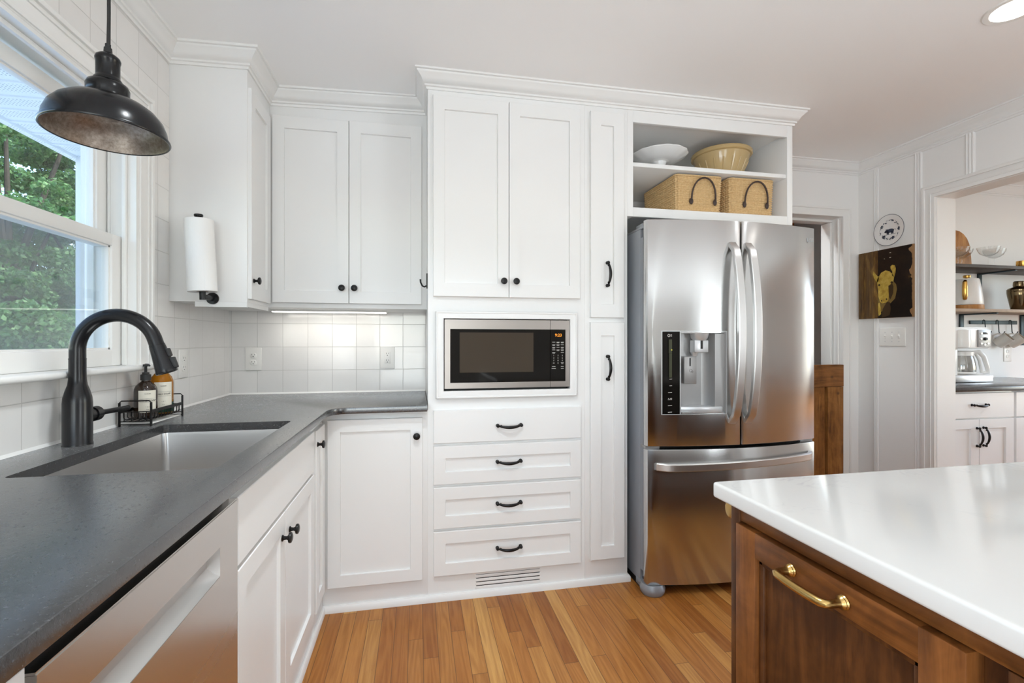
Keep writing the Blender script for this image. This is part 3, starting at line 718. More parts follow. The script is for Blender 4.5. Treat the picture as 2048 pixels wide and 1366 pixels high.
for q in range(9):
    y = CY0 + .022 + q * .0215
    b.tube([(CX0, y, .963), (CX0 + .001, y, .940), (CX0 + .006, y, .935), (CX1 - .006, y, .935), (CX1 - .001, y, .940), (CX1, y, .963)], .0015, 6)
for q in range(5): b.tube([(CX0 + .012 + q * .0175, CY0, .932), (CX0 + .012 + q * .0175, CY1, .932)], .0014, 6)
for q in range(4):
    x = CX0 + .014 + q * .022
    for y in (CY0, CY1): b.tube([(x, y, .963), (x, y, .931)], .0014, 6)
b.obj('wire_basket', M_bronze, t)
b = B(); b.box(CX0 + .004, CX1 - .003, CY0 + .004, CY1 - .004, .919, .9215, .001); b.obj('drip_tray', M_plastic, t)

def curve_label(q, r, z0, z1, a0, a1, off=.0005, n=14):
    tb = bmesh.new(); A = []
    for i in range(n + 1):
        a = a0 + (a1 - a0) * i / n; A.append((tb.verts.new(((r + off) * math.cos(a), (r + off) * math.sin(a), z0)), tb.verts.new(((r + off) * math.cos(a), (r + off) * math.sin(a), z1))))
    for i in range(n): tb.faces.new((A[i][0], A[i + 1][0], A[i + 1][1], A[i][1]))
    q.join(tb)
def wrap(r, ac, zc_):
    def f(x, y, z): a = ac + x / r; return ((r + .0009 + z) * math.cos(a), (r + .0009 + z) * math.sin(a), zc_ + y)
    return f
def soap_bottle(label, loc, R, H, mt, word, liquid, face):
    t = thing('soap_bottle', label, 'bottle', loc)
    q = B(); q.lathe([(0, 0), (R * .9, 0), (R, .004), (R, H * .68), (R * .97, H * .75), (R * .85, H * .83), (R * .62, H * .90), (R * .42, H * .945), (.0125, H * .955), (.0125, H)], n=40)
    bo = q.obj('bottle_body', mt, t, local=True)
    if liquid:
        q = B(); q.lathe([(0, .002), (R * .98, .002), (R + .0002, .006), (R + .0002, H * .26)], n=40, cap=False); q.obj('liquid', M_greenliq, bo, local=True)
    q = B(); q.lathe([(0, H - .002), (.0155, H - .002), (.0155, H + .017), (.0105, H + .019), (.0105, H + .025), (.0042, H + .026), (.0042, H + .045), (.0085, H + .046), (.0085, H + .053), (0, H + .054)], n=24)
    a = face + .15; q.tube([(0, 0, H + .050), (.022 * math.cos(a), .022 * math.sin(a), H + .0515), (.034 * math.cos(a), .034 * math.sin(a), H + .049)], [.006, .0045, .003], 10); q.obj('pump', M_rubber, t, local=True)
    q = B(); curve_label(q, R, H * .14, H * .72, face - .78, face + .78); lb = q.obj('paper_label', M_label, bo, local=True)
    q = B(); q.text(word, .0088, fn=wrap(R, face, H * .45)); q.text('handmade', .0042, fn=wrap(R, face, H * .635)); q.text('~ o ~', .006, fn=wrap(R, face, H * .29)); q.text('8 oz', .0038, fn=wrap(R, face, H * .215))
    for z in (H * .405, H * .50): curve_label(q, R, z, z + .0006, face - .68, face + .68, .0009)
    q.obj('lettering', M_ink, lb, local=True, smooth=0)
    return t
soap_bottle('dark brown pump bottle of hand soap with a cream label', (-.936, 1.868, .9368), .034, .130, M_brownglass, 'HAND SOAP', False, -.95)
soap_bottle('amber pump bottle of dish soap with a cream label, half under the spray head', (-.928, 1.955, .9368), .0365, .160, M_amberglass, 'DISH SOAP', True, -.98)

# ------------------------------------------------------------------ outlets and switches
def outlet(label, M, decora=False, group='white duplex wall outlets', w=.076, h=.122):
    o_ = M @ Vector((0, 0, 0)); t = thing('wall_outlet', label, 'outlet', tuple(o_), 0, group)
    q = B(M); q.box(-w / 2, w / 2, -h / 2, h / 2, 0, .006, .0025, seg=3); pl = q.obj('cover_plate', M_plastic, t)
    q = B(M)
    if decora:
        q.box(-.0165, .0165, -.033, .033, .004, .008, .0015)
        q.box(-.010, .010, -.0045, -.0005, .0075, .0095, .0006); q.box(-.010, .010, .0005, .0045, .0075, .0095, .0006)
    else:
        for s_ in (-1, 1): q.lathe([(.0168, .004), (.0168, .0075), (.0160, .008), (0, .008)], T(0, s_ * .0195, 0) , n=28, fn=lambda a, r, z: 1 if abs(math.sin(a)) < .82 else .82 / abs(math.sin(a)))
    fc = q.obj('receptacle', M_plastic, t)
    for s_ in (-1, 1):
        q = B(M); c0 = s_ * .0195 if not decora else s_ * .019
        q.box(-.0075, -.0055, c0 + .001, c0 + .009, .0078, .0083); q.box(.0055, .0075, c0 + .0015, c0 + .008, .0078, .0083); q.lathe([(.0026, .0078), (.0026, .0083)], T(0, c0 - .006, 0), n=10)
        q.obj('slot', M_dark, fc)
    return t
outlet('white wall outlet on the left tiles near the amber bottle', frame((-.995, 2.262, 1.105), '+X'))
outlet('white wall outlet with two round faces on the back tiles near the corner', frame((-.874, 2.775, 1.105), '-Y'), w=.082, h=.124)
outlet('white wall outlet with a rectangular test-button face near the pantry tower', frame((-.171, 2.775, 1.108), '-Y'), True, h=.124, w=.08)
outlet('white wall outlet beneath the hanging mugs in the next room', frame((4.652, 2.93, 1.10), '-Y'))
Ms = frame((3.05, 2.531, 1.23), '-X')
t = thing('light_switch', 'white three-toggle switch plate under the cow painting', 'switch', (3.05, 2.531, 1.23))
b = B(Ms); b.box(-.086, .086, -.06, .06, 0, .006, .0025, seg=3); b.obj('cover_plate', M_plastic, t)
for q in (-.046, 0, .046):
    b = B(Ms); b.box(q - .005, q + .005, -.012, .012, .005, .0072, .0005); b.box(q - .0035, q + .0035, -.001, .011, .005, .016, .001, RX(-.35)); b.obj('toggle', M_plastic, t)
for q in (-.046, 0, .046):
    for z in (-.03, .03): b = B(Ms); b.lathe([(0, .0066), (.0032, .0066), (.0032, .0058)], T(q, z, 0), n=10); b.obj('screw', M_silver_lite, t)

# ------------------------------------------------------------------ pendant lamp
px, py, pz = -.788, 1.40, 1.732
t = thing('pendant_lamp', 'black dome pendant lamp hanging over the sink', 'lamp', (px, py, pz))
outer = [(.1315, 0), (.1335, .003), (.1325, .007), (.128, .009), (.1275, .014), (.1249, .031), (.1168, .052), (.1022, .0708), (.084, .0842), (.064, .0928), (.050, .0975)]
inner = [(.050, .092), (.084, .0805), (.102, .067), (.115, .049), (.122, .030), (.1245, .012), (.1285, .002)]
b = B(); b.lathe(outer + [(.0455, .0985), (.0435, .103), (.0450, .109), (.0455, .125), (.042, .1335), (.032, .137)], T(px, py, pz), n=64, cap=False); b.lathe([(.1315, 0), (.1285, .001)], T(px, py, pz), n=64, cap=False); sh = b.obj('lamp_shade', M_pend, t, smooth=50)
b = B(); b.lathe(inner[::-1] + [(0, .089)], T(px, py, pz), n=64, cap=False); b.obj('shade_lining', M_pend_in, sh)
b = B(); b.lathe([(0, .134), (.028, .136), (.0305, .140), (.0295, .146), (.0262, .150), (.0252, .154), (.0252, .190), (.0265, .193), (.0270, .198), (.025, .204), (.018, .210), (.010, .213), (.009, .217), (0, .217)], T(px, py, pz), n=40); b.obj('lamp_socket', M_pend, t)
b = B(); b.lathe([(.0095, .214), (.0085, .228), (.0062, .230), (.0062, .238), (0, .239)], T(px, py, pz), n=16)
b.tube([(px, py, pz + .232), (px + .0012, py, pz + .30), (px + .001, py, 2.40)], .0034, 10); b.tube([(px + .004, py + .001, pz + .234), (px + .0052, py, pz + .32), (px + .0035, py, 2.40)], .0012, 6); b.obj('cord', M_rubber, t)
b = B(); b.lathe([(0, 2.385), (.05, 2.387), (.058, 2.395), (.06, zc(px) + .002)], T(px, py, 0), n=32); b.obj('ceiling_canopy', M_pend, t)

# ------------------------------------------------------------------ paper towel holder
rc = Vector((-.848, 2.076, 1.54)); tl = math.radians(2.6); Mr = T(*rc) @ RY(-tl) @ T(0, 0, -.142)
t = thing('paper_towel_roll', 'white paper towel roll on the black holder', 'paper towels', tuple(rc - Vector((0, 0, .14))))
b = B(); b.lathe([(.021, 0), (.0505, 0), (.0512, .002), (.0512, .283), (.0505, .285), (.021, .285), (.021, 0)], Mr, n=48, cap=False); b.obj('towel_roll', M_paper, t, smooth=40)
b = B(); 
b.prism([(.0513 * math.cos(a), .0513 * math.sin(a)) for a in [math.radians(q) for q in range(-60, 20, 8)]] + [(.0524 * math.cos(a), .0524 * math.sin(a)) for a in [math.radians(q) for q in range(16, -64, -8)]], .001, .120, Mr); b.obj('loose_sheet', M_paper, t)
b = B(); b.lathe([(.0192, .001), (.0212, .001), (.0212, .284), (.0192, .284), (.0192, .001)], Mr, n=32, cap=False); b.obj('cardboard_core', mat('cardboard', (.35, .25, .16), .8), t)
t = thing('paper_towel_holder', 'black wall-mounted paper towel holder on the end panel of the window-side cabinet', 'holder', (-.848, 2.152, 1.37))
b = B(); b.lathe([(0, -.032), (.0115, -.032), (.0115, .286), (.011, .296), (.0155, .299), (.0165, .303), (.0155, .307), (0, .308)], Mr, n=24); b.obj('rod', M_black, t)
b = B(); b.lathe([(0, 0), (.024, 0), (.024, .006), (.022, .008), (0, .008)], T(-.833, 2.152, 1.378) @ RX(PI / 2), n=32); b.tube([(-.833, 2.146, 1.378), (-.836, 2.10, 1.378), (-.842, 2.076, 1.378)], .0105, 14); b.obj('mount', M_black, t)
# hook on the side of the pantry tower
b = B(); b.box(.0395, .047, 2.293, 2.309, 1.455, 1.528, .002); b.tube([(.040, 2.301, 1.468), (.030, 2.301, 1.463), (.020, 2.301, 1.468), (.012, 2.301, 1.485), (.011, 2.301, 1.499)], [.004, .004, .004, .0038, .0042], 10)
tag(b.obj('coat_hook', M_bronze, None, loc=(.042, 2.301, 1.455)), 'small black hook on the side of the pantry tower by the wall cabinet', 'hook')

# ------------------------------------------------------------------ microwave
t = thing('microwave_oven', 'built-in stainless microwave with a dark window and amber clock', 'microwave', (.42, 2.4, .968))
yf = 2.186
b = B(); b.box(.122, .722, yf + .03, 2.60, .978, 1.298); b.obj('oven_case', M_dark, t)
b = B(); b.box(.1155, .7255, yf + .045, yf + .05, .9675, 1.3065); b.obj('niche_lining', M_dark, t)
def ringframe(q, x0, x1, z0, z1, hx0, hx1, hz0, hz1, y0, y1):
    q.box(x0, hx0, y0, y1, z0, z1); q.box(hx1, x1, y0, y1, z0, z1) if hx1 < x1 else None; q.box(hx0, hx1, y0, y1, z0, hz0); q.box(hx0, hx1, y0, y1, hz1, z1)
b = B(); b.prism([(.120, .981), (.6245, .981), (.6245, 1.008), (.146, 1.008), (.146, 1.258), (.6245, 1.258), (.6245, 1.302), (.120, 1.302)], 0, .03, frame((0, yf + .03, 0), '-Y'))
dr_ = b.obj('oven_door', M_mwsteel, t, smooth=0)
b = B(); b.box(.144, .6243, yf + .001, yf + .012, 1.006, 1.26); wd_ = b.obj('door_glass', M_blackglass, dr_)
b = B(); b.box(.190, .542, yf + .0006, yf + .0012, 1.055, 1.242); b.obj('viewing_screen', M_window_mesh, wd_)
b = B(); b.prism([(.6262, .981), (.7225, .981), (.7225, 1.302), (.6262, 1.302), (.6262, 1.258), (.702, 1.258), (.702, 1.008), (.6262, 1.008)], 0, .03, frame((0, yf + .03, 0), '-Y')); cp_ = b.obj('control_panel', M_mwsteel, t, smooth=0)
b = B(); b.box(.6264, .7035, yf + .001, yf + .012, 1.006, 1.26); gp = b.obj('panel_glass', M_blackglass, cp_)
Mk = frame((.6645, yf + .0009, 1.13), '-Y')
b = B(); b.text('9:23', .0205, Mk @ T(.002, .1, 0), .0003); b.obj('clock_display', M_amber_led, gp, smooth=0)
b = B(); cols = (-.0215, 0, .0215)
for r_ in range(5):
    for c_ in range(3):
        if r_ == 4 and c_ == 1: continue
        for l_ in range(2 if (r_ + c_) % 3 else 1): b.box(cols[c_] - .0075 + .001 * l_, cols[c_] + .0075 - .0015 * l_, .066 - r_ * .0125 - l_ * .0035, .0677 - r_ * .0125 - l_ * .0035, 0, .0004, 0, Mk)
dg = [['1', '2', '3'], ['4', '5', '6'], ['7', '8', '9'], ['', '0', '']]
for r_ in range(4):
    for c_ in range(3):
        if dg[r_][c_]: b.text(dg[r_][c_], .0095, Mk @ T(cols[c_], .002 - r_ * .0122, 0), .0002)
for (c_, z_, w_) in ((0, -.0350, .008), (2, -.0335, .014), (2, -.038, .010), (0, -.052, .017), (2, -.052, .014), (0, -.0615, .021), (2, -.0615, .014)): b.box(cols[c_] - w_ / 2, cols[c_] + w_ / 2, z_, z_ + .0018, 0, .0004, 0, Mk)
b.obj('keypad_lettering', M_key, gp, smooth=0)

# ------------------------------------------------------------------ refrigerator
t = thing('refrigerator', 'stainless french-door refrigerator with a water dispenser and bottom freezer', 'refrigerator', (1.52, 2.4, 0))
b = B(); b.box(1.058, 1.982, 2.115, 2.74, .035, 1.745, .004); b.box(1.058, 1.982, 2.085, 2.115, .10, 1.70)
b.box(1.060, 1.20, 2.06, 2.30, 1.745, 1.757, .003); b.box(1.062, 1.14, 2.10, 2.17, 1.755, 1.772, .004); b.box(1.90, 1.978, 2.10, 2.17, 1.755, 1.772, .004); b.obj('refrigerator_case', M_fridge_side, t)
b = B(); b.box(1.075, 1.965, 2.075, 2.11, .70, 1.76); b.box(1.075, 1.965, 2.075, 2.11, .06, .70); b.box(1.07, 1.97, 2.09, 2.13, .012, .06); b.obj('door_gasket', M_dark, t)
def fyp(x): return 1.992 + .056 * ((x - 1.519) / .464) ** 2
def skin(x0, x1, z0, z1, rl_=.0, rr_=.0, back=2.075, n=18):
    pts = [(x0, back)]
    if rl_: pts += [(x0, fyp(x0) + rl_), (x0 + rl_ * .12, fyp(x0) + rl_ * .5), (x0 + rl_ * .4, fyp(x0 + rl_) + rl_ * .12)]
    xs_ = [x0 + rl_ + (x1 - rr_ - x0 - rl_) * i / n for i in range(n + 1)]
    pts += [(x, fyp(x)) for x in xs_]
    if rr_: pts += [(x1 - rr_ * .4, fyp(x1 - rr_) + rr_ * .12), (x1 - rr_ * .12, fyp(x1) + rr_ * .5), (x1, fyp(x1) + rr_)]
    pts.append((x1, back)); q = B(); q.prism(pts, z0, z1, bev=.002); return q
q = skin(1.055, 1.5135, .706, 1.776, .016, .006)
ld = q.obj('door', M_steel, t, smooth=30)
DX0, DX1, DZ0, DZ1 = 1.126, 1.437, .858, 1.247
c = B(T(*(-Vector((1.52, 2.4, 0))))); c.box(DX0 + .086, DX1 - .006, 1.9, 2.065, DZ0 + .006, DZ1 - .006); boolean_me = c.mesh('c', M_steel, 0)
co = bpy.data.objects.new('cut', boolean_me); 
# the cut happens in the door's own space
ld.parent = None; ld.location = (0, 0, 0); boolean(ld, boolean_me) if False else None
bpy.data.objects.remove(co)
def cut_child(o, me):
    par = o.parent; o.parent = None; o.location = (0, 0, 0); boolean(o, me); o.parent = par
ld.parent = None
boolean(ld, boolean_me); ld.parent = t
q = skin(1.5215, 1.985, .706, 1.776, .006, .016); rd = q.obj('door', M_steel, t, smooth=30)
q = skin(1.055, 1.985, .052, .690, .016, .016); fd = q.obj('freezer_drawer', M_steel, t, smooth=30)
def bow(parent, P0, P1, out, wdir, name='handle', n=22, w=.019, th=.010, lift=.006):
    """P0,P1 ends on the door, bowed towards -Y"""
    q = B(); P0 = Vector(P0); P1 = Vector(P1); pts = []
    for i in range(n + 1):
        u = i / n; p = P0.lerp(P1, u); p.y -= lift + out * math.sin(PI * u) ** .62 if 0 < u < 1 else lift - .016; pts.append(p)
    tb = bmesh.new(); rings = []; wd = Vector(wdir)
    sec = [(-1, -.75), (-.8, -1), (.8, -1), (1, -.75), (1, .75), (.8, 1), (-.8, 1), (-1, .75)]
    for i, p in enumerate(pts):
        tg = (pts[min(i + 1, n)] - pts[max(i - 1, 0)]).normalized(); nr = tg.cross(wd).normalized()
        rings.append([tb.verts.new(p + wd * (a * w) + nr * (c_ * th)) for a, c_ in sec])
    for i in range(n):
        for k_ in range(8): tb.faces.new((rings[i][k_], rings[i][(k_ + 1) % 8], rings[i + 1][(k_ + 1) % 8], rings[i + 1][k_]))
    tb.faces.new(rings[0][::-1]); tb.faces.new(rings[-1]); bmesh.ops.recalc_face_normals(tb, faces=tb.faces[:]); q.join(tb)
    return q.obj(name, M_steel_h, parent, smooth=30)
bow(ld, (1.468, 1.985, .815), (1.468, 1.985, 1.667), .056, (1, 0, 0))
bow(rd, (1.553, 1.985, .815), (1.553, 1.985, 1.667), .056, (1, 0, 0))
bow(fd, (1.10, 2.02, .612), (1.94, 2.02, .632), .062, (0, 0, 1), w=.017, lift=.006)
# dispenser
dp = B(); 
def fpt(x): return fyp(x)
ds = [(DX0, fpt(DX0)), (DX0 + .041, fpt(DX0 + .041)), (DX0 + .082, fpt(DX0 + .082))]
b = B(); b.prism([(x, y + .004) for x, y in ds] + [(x, y - .0035) for x, y in ds[::-1]], DZ0, DZ1); dpo = b.obj('dispenser_panel', M_blackglass, ld, smooth=30)
b = B(); NX0, NX1 = DX0 + .086, DX1 - .006
b.box(NX0, NX1, 2.060, 2.066, DZ0 + .006, DZ1 - .006); b.box(NX0 - .001, NX0 + .002, fpt(NX0) - .003, 2.062, DZ0, DZ1); b.box(NX1 - .002, NX1 + .005, fpt(NX1) - .004, 2.062, DZ0, DZ1)
b.box(NX0, NX1, fpt(NX0) - .008, 2.062, DZ1 - .008, DZ1 - .002); b.box(NX0, NX1, 2.0, 2.062, DZ0 + .004, DZ0 + .010)
yA = fpt(DX0); yB = fpt(DX1)
Mn = Matrix(((1, 0, 0, 0), (0, 1, 0, 0), (0, 0, 1, 0), (0, 0, 0, 1)))
b.prism([(NX1 - .085, 2.062), (NX1 - .07, 2.052), (NX1 - .055, 2.03), (NX1 - .048, 2.0), (NX1, 1.995), (NX1, 2.062)], DZ0 + .01, DZ1 - .01)
nb = b.obj('dispenser_niche', M_silver, ld, smooth=40)
b = B()
def strip(x0, x1, z0, z1, n=8, o0=.0045, o1=.002):
    xs_ = [x0 + (x1 - x0) * i / n for i in range(n + 1)]
    b.prism([(x, fpt(x) + o1) for x in xs_] + [(x, fpt(x) - o0) for x in xs_[::-1]], z0, z1)
strip(DX0 - .003, DX1 + .003, DZ1, DZ1 + .003); strip(DX0 - .003, DX1 + .003, DZ0 - .003, DZ0); strip(DX0 - .003, DX0, DZ0, DZ1, 1); strip(DX1 - .0, DX1 + .003, DZ0, DZ1, 1); strip(DX0 + .082, DX0 + .086, DZ0, DZ1, 1)
b.obj('dispenser_trim', M_silver_lite, ld, smooth=30)
b = B(); b.prism([(NX0 + .001, 2.06), (NX1 - .002, 2.06)] + [(NX1 - .002 - (NX1 - NX0 - .003) * i / 10, (fpt(NX0) + .004) * (i / 10) + (fpt(NX1) + .004) * (1 - i / 10) - .022 * math.sin(PI * i / 10)) for i in range(11)], DZ0 + .006, DZ0 + .034, bev=.003); b.obj('drip_tray', M_silver_lite, nb)
b = B(); xc_ = NX0 + .105; b.lathe([(.028, 1.205), (.038, 1.215), (.044, 1.241)], T(xc_ + .003, 2.03, 0), n=24); b.box(xc_ - .036, xc_ + .036, 2.006, 2.05, 1.148, 1.206, .003); b.lathe([(.012, 1.13), (.02, 1.15)], T(xc_ - .02, 2.035, 0), n=16)
b.obj('water_spout', M_silver_lite, nb)
b = B(); b.box(xc_ - .006, xc_ + .006, 2.0045, 2.007, 1.165, 1.204, .002); b.obj('nozzle_slot', M_dark, nb); b = B(); b.box(xc_ - .052, xc_ - .047, 2.0205, 2.023, 1.083, 1.122, .001); b.obj('nozzle_slot', M_dark, nb)
b = B(); b.box(xc_ - .079, xc_ - .014, 2.024, 2.034, .998, 1.128, .003, T(0, 0, 0)); b.obj('dispenser_lever', M_silver, nb)
b = B(); Ml = frame((xc_ - .046, 2.0236, 1.062), '-Y'); b.tube([(.007 * math.cos(a), .007 * math.sin(a), .0003) for a in [2 * PI * i / 20 for i in range(20)]], .0006, 6, Ml, closed=True); b.tube([(.008 + .004 * math.cos(a), -.006 + .004 * math.sin(a), .0003) for a in [2 * PI * i / 16 for i in range(16)]], .0005, 6, Ml, closed=True); b.obj('lever_mark', M_dark, nb)
Md = frame((DX0 + .041, fpt(DX0 + .041) - .0045, 1.05), '-Y')
Md = Md @ RY(math.atan2(fpt(DX0) - fpt(DX0 + .082), .082))
b = B(Md); b.box(-.014, .014, .095, .160, 0, .0006); b.box(-.012, .012, -.02, .094, 0, .0005); b.obj('status_screen', M_lcd, dpo)
b = B(Md); b.box(.0, .012, .108, .113, .0006, .001); b.obj('status_bar', M_lcdbar, dpo)
b = B(Md); b.tube([(-.014 + .006 * math.cos(a), .178 + .006 * math.sin(a), .0004) for a in [2 * PI * i / 16 for i in range(16)]], .0012, 6, closed=True)
for (x0, x1, z) in ((-.005, .006, .180), (-.005, .020, .174)): b.box(x0, x1, z, z + .0022, 0, .0006)
b.obj('panel_emblem', M_key, dpo)
for rows in (((-.010, .010, -.028),), ((-.010, .012, -.059),), ((-.018, .017, -.091),), ((-.018, -.012, -.119), (-.006, .010, -.119), (-.019, .019, -.124)), ((-.019, .019, -.152),), ((-.019, .019, -.183),)):
    b = B(Md)
    for (x0, x1, z) in rows: b.box(x0, x1, z, z + .0022, 0, .0006)
    b.obj('button_label', M_key, dpo)
ML = frame((1.925, fyp(1.925) - .0008, 1.712), '-Y') @ RY(-.21)
b = B(ML); b.tube([(-.022 + .012 * math.cos(a), .012 * math.sin(a), 0) for a in [2 * PI * i / 24 for i in range(24)]], .0012, 6, closed=True); b.ell(-.027, .004, .002, .002, th=.001); b.box(-.0215, -.0205, -.006, .005, 0, .001); b.box(-.0215, -.016, -.006, -.005, 0, .001); b.text('LG', .026, T(.014, 0, 0), .0006)
b.obj('brand_mark', mat('grey_lettering', (.32, .33, .35), .4, .3), rd)
for x in (1.10, 1.94):
    b = B(); b.lathe([(0, 0), (.05, 0), (.058, .012), (.06, .03), (.05, .05), (0, .05)], T(x, 2.075, 0), n=24, fn=lambda a, r_, z: 1); b.box(x - .045, x + .045, 2.075, 2.16, .012, .048, .005); b.obj('foot', M_fridge_side, t)
b = B(); b.box(1.056, 1.13, 2.06, 2.11, .690, .706, .002); b.obj('hinge', M_silver, t); b = B(); b.box(1.91, 1.983, 2.06, 2.11, .690, .706, .002); b.obj('hinge', M_silver, t)
b = B(); b.box(1.064, 1.976, 2.115, 2.70, 0, .036); b.obj('base_grille', M_dark, t)

# ------------------------------------------------------------------ things in the open cubby
t = thing('cake_stand', 'white china cake stand with a scalloped rim on the upper shelf', 'cake stand', (1.325, 2.42, 2.106))
sc = lambda a, r_, z: 1 + (.016 * math.cos(14 * a) if r_ > .13 else 0)
b = B(); b.lathe([(0, 0), (.062, 0), (.060, .006), (.042, .020), (.033, .045), (.032, .075), (.040, .094), (.062, .1)], T(1.325, 2.42, 2.106), n=48); b.obj('pedestal', M_china, t)
b = B(); b.lathe([(0, .097), (.075, .098), (.098, .102), (.138, .122), (.151, .133), (.152, .137), (.137, .129), (.097, .110), (0, .106)], T(1.325, 2.42, 2.106), n=84, fn=sc); b.obj('plate', M_china, t)
t = thing('mixing_bowl', 'glazed yellow ware mixing bowl on the upper shelf', 'bowl', (1.713, 2.42, 2.106))
b = B(); b.lathe([(0, .006), (.082, .006), (.084, 0), (.094, 0), (.096, .010), (.118, .055), (.138, .105), (.150, .142), (.1505, .146), (.160, .148), (.1635, .152), (.1640, .166), (.160, .171), (.152, .170), (.147, .160), (.134, .105), (.112, .055), (.085, .018), (0, .012)], T(1.713, 2.42, 2.106), n=64); bo = b.obj('bowl_body', M_glaze, t)
b = B()
for i in range(18):
    a = 2 * PI * i / 18; r0, r1 = .1035, .1405
    b.tube([(1.713 + r0 * math.cos(a), 2.42 + r0 * math.sin(a), 2.106 + .026), (1.713 + (r0 + r1) / 2 * math.cos(a) * 1.003, 2.42 + (r0 + r1) / 2 * math.sin(a) * 1.003, 2.106 + .068), (1.713 + r1 * math.cos(a), 2.42 + r1 * math.sin(a), 2.106 + .110)], .0032, 6)
b.obj('moulded_rib', M_glaze, bo)

def make_basket(label, x0, x1, y0, y1, z0, h):
    cx, cy = (x0 + x1) / 2, (y0 + y1) / 2
    t = thing('woven_basket', label, 'basket', (cx, cy, z0), 0, 'woven seagrass baskets in the open cubby')
    base = rrect(x0, x1, y0, y1, .022, 6)
    P = []; L = 0; seg = []
    for i in range(len(base)):
        a = Vector(base[i]); c_ = Vector(base[(i + 1) % len(base)]); seg.append((L, a, c_, (c_ - a).length)); L += (c_ - a).length
    ns = int(L / .0034); nstk = round(L / .0195); nz = int(h / .0021); rowh = .012
    tb = bmesh.new(); rings = []
    si = 0; samp = []
    for i in range(ns):
        s_ = L * i / ns
        while not (seg[si][0] <= s_ < seg[si][0] + seg[si][3] + 1e-9): si += 1
        a, c_ = seg[si][1], seg[si][2]; u = (s_ - seg[si][0]) / max(seg[si][3], 1e-9); p = a.lerp(c_, u); n_ = Vector(((c_ - a).y, -(c_ - a).x)).normalized(); samp.append((s_, p, n_))
    for j in range(nz + 1):
        z = h * j / nz; row = int(z / rowh); fr = z / rowh - row; k_ = .955 + .045 * z / h; rg = []
        for (s_, p, n_) in samp:
            d = .0115 * max(0, math.sin(PI * fr)) ** .6 * abs(math.sin(PI * (s_ / L * nstk + .12 * (row % 2)))) ** .45 + .0010 * noise.noise((s_ * 40, z * 40, 1))
            q = Vector((cx + (p.x - cx) * k_, cy + (p.y - cy) * k_)) + n_ * (d - .007); rg.append(tb.verts.new((q.x, q.y, z0 + z)))
        rings.append(rg)
    for j in range(nz):
        for i in range(ns): tb.faces.new((rings[j][i], rings[j][(i + 1) % ns], rings[j + 1][(i + 1) % ns], rings[j + 1][i]))
    inn = [tb.verts.new((cx + (p.x - cx) * .96, cy + (p.y - cy) * .96, z0 + h)) for (_, p, _n) in samp]; inb = [tb.verts.new((cx + (p.x - cx) * .92, cy + (p.y - cy) * .92, z0 + .008)) for (_, p, _n) in samp]
    for i in range(ns):
        i2 = (i + 1) % ns; tb.faces.new((rings[-1][i], rings[-1][i2], inn[i2], inn[i])); tb.faces.new((inn[i], inn[i2], inb[i2], inb[i]))
    tb.faces.new(inb); tb.faces.new(rings[0][::-1]); bmesh.ops.recalc_face_normals(tb, faces=tb.faces[:])
    q = B(); q.join(tb); q.obj('basket_body', M_straw, t, smooth=180)
    q = B(); rim = rrect(x0 + .002, x1 - .002, y0 + .002, y1 - .002, .022, 6); q.tube([(p[0], p[1], z0 + h + (.0012 if i % 2 else -.0005)) for i, p in enumerate(rim)], .0052, 8, closed=True); q.obj('braided_rim', M_straw, t)
    q = B(); hx = cx + .02; yq = y0 + .004
    pts = []
    for i in range(15):
        u = i / 14; a = PI * (1 - u); pts.append((hx + .070 * math.cos(a) * (.96 + .04 * abs(math.cos(a))), yq - .010 - .012 * math.sin(a), z0 + h * .34 + .116 * math.sin(a) ** .8))
    q.tube(pts, .0046, 8)
    for sg in (-1, 1): q.ball((hx + sg * .069, yq - .006, z0 + h * .31), .013, sc=(.85, .45, 1.35))
    q.obj('leather_handle', M_leather, t)
    return t
make_basket('woven seagrass basket with a leather handle, the larger left one below the cake stand', 1.318, 1.592, 2.235, 2.60, 1.876, .196)
make_basket('woven seagrass basket with a leather handle, under the yellow mixing bowl', 1.634, 1.908, 2.235, 2.53, 1.876, .198)

# ------------------------------------------------------------------ island
t = thing('kitchen_island', 'dark stained wooden island cabinet in the foreground with a panelled door', 'island', (1.2, .3, 0))
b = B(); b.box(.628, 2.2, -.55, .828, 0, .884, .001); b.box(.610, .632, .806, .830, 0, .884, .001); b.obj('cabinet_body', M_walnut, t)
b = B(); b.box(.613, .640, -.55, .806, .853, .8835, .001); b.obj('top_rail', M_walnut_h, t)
HM = frame((.628, .8045, .10), '-X')
dw, dh = .3885, .751
b = B(HM); st, rl = .052, .046; tk = .027
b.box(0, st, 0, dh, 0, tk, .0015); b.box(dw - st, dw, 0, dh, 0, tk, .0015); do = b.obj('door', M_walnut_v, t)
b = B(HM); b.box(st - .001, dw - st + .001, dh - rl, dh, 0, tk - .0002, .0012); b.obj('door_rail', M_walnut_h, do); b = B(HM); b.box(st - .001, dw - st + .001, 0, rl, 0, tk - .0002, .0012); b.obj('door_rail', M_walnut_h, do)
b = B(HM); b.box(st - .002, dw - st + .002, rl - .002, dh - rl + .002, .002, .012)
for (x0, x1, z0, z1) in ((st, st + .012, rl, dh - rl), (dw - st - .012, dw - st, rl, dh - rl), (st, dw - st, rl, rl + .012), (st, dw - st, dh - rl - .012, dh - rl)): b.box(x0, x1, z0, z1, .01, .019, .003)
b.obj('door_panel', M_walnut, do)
HC = (.8045 - .6175, dh - .026)
b = B(HM @ T(HC[0], HC[1], tk))
for s_ in (-1, 1): b.lathe([(0, 0), (.0100, 0), (.0105, .002), (.0090, .004), (.0098, .006), (.0075, .009), (.0062, .012), (.0058, .022)], T(s_ * .0485, 0, 0), n=24)
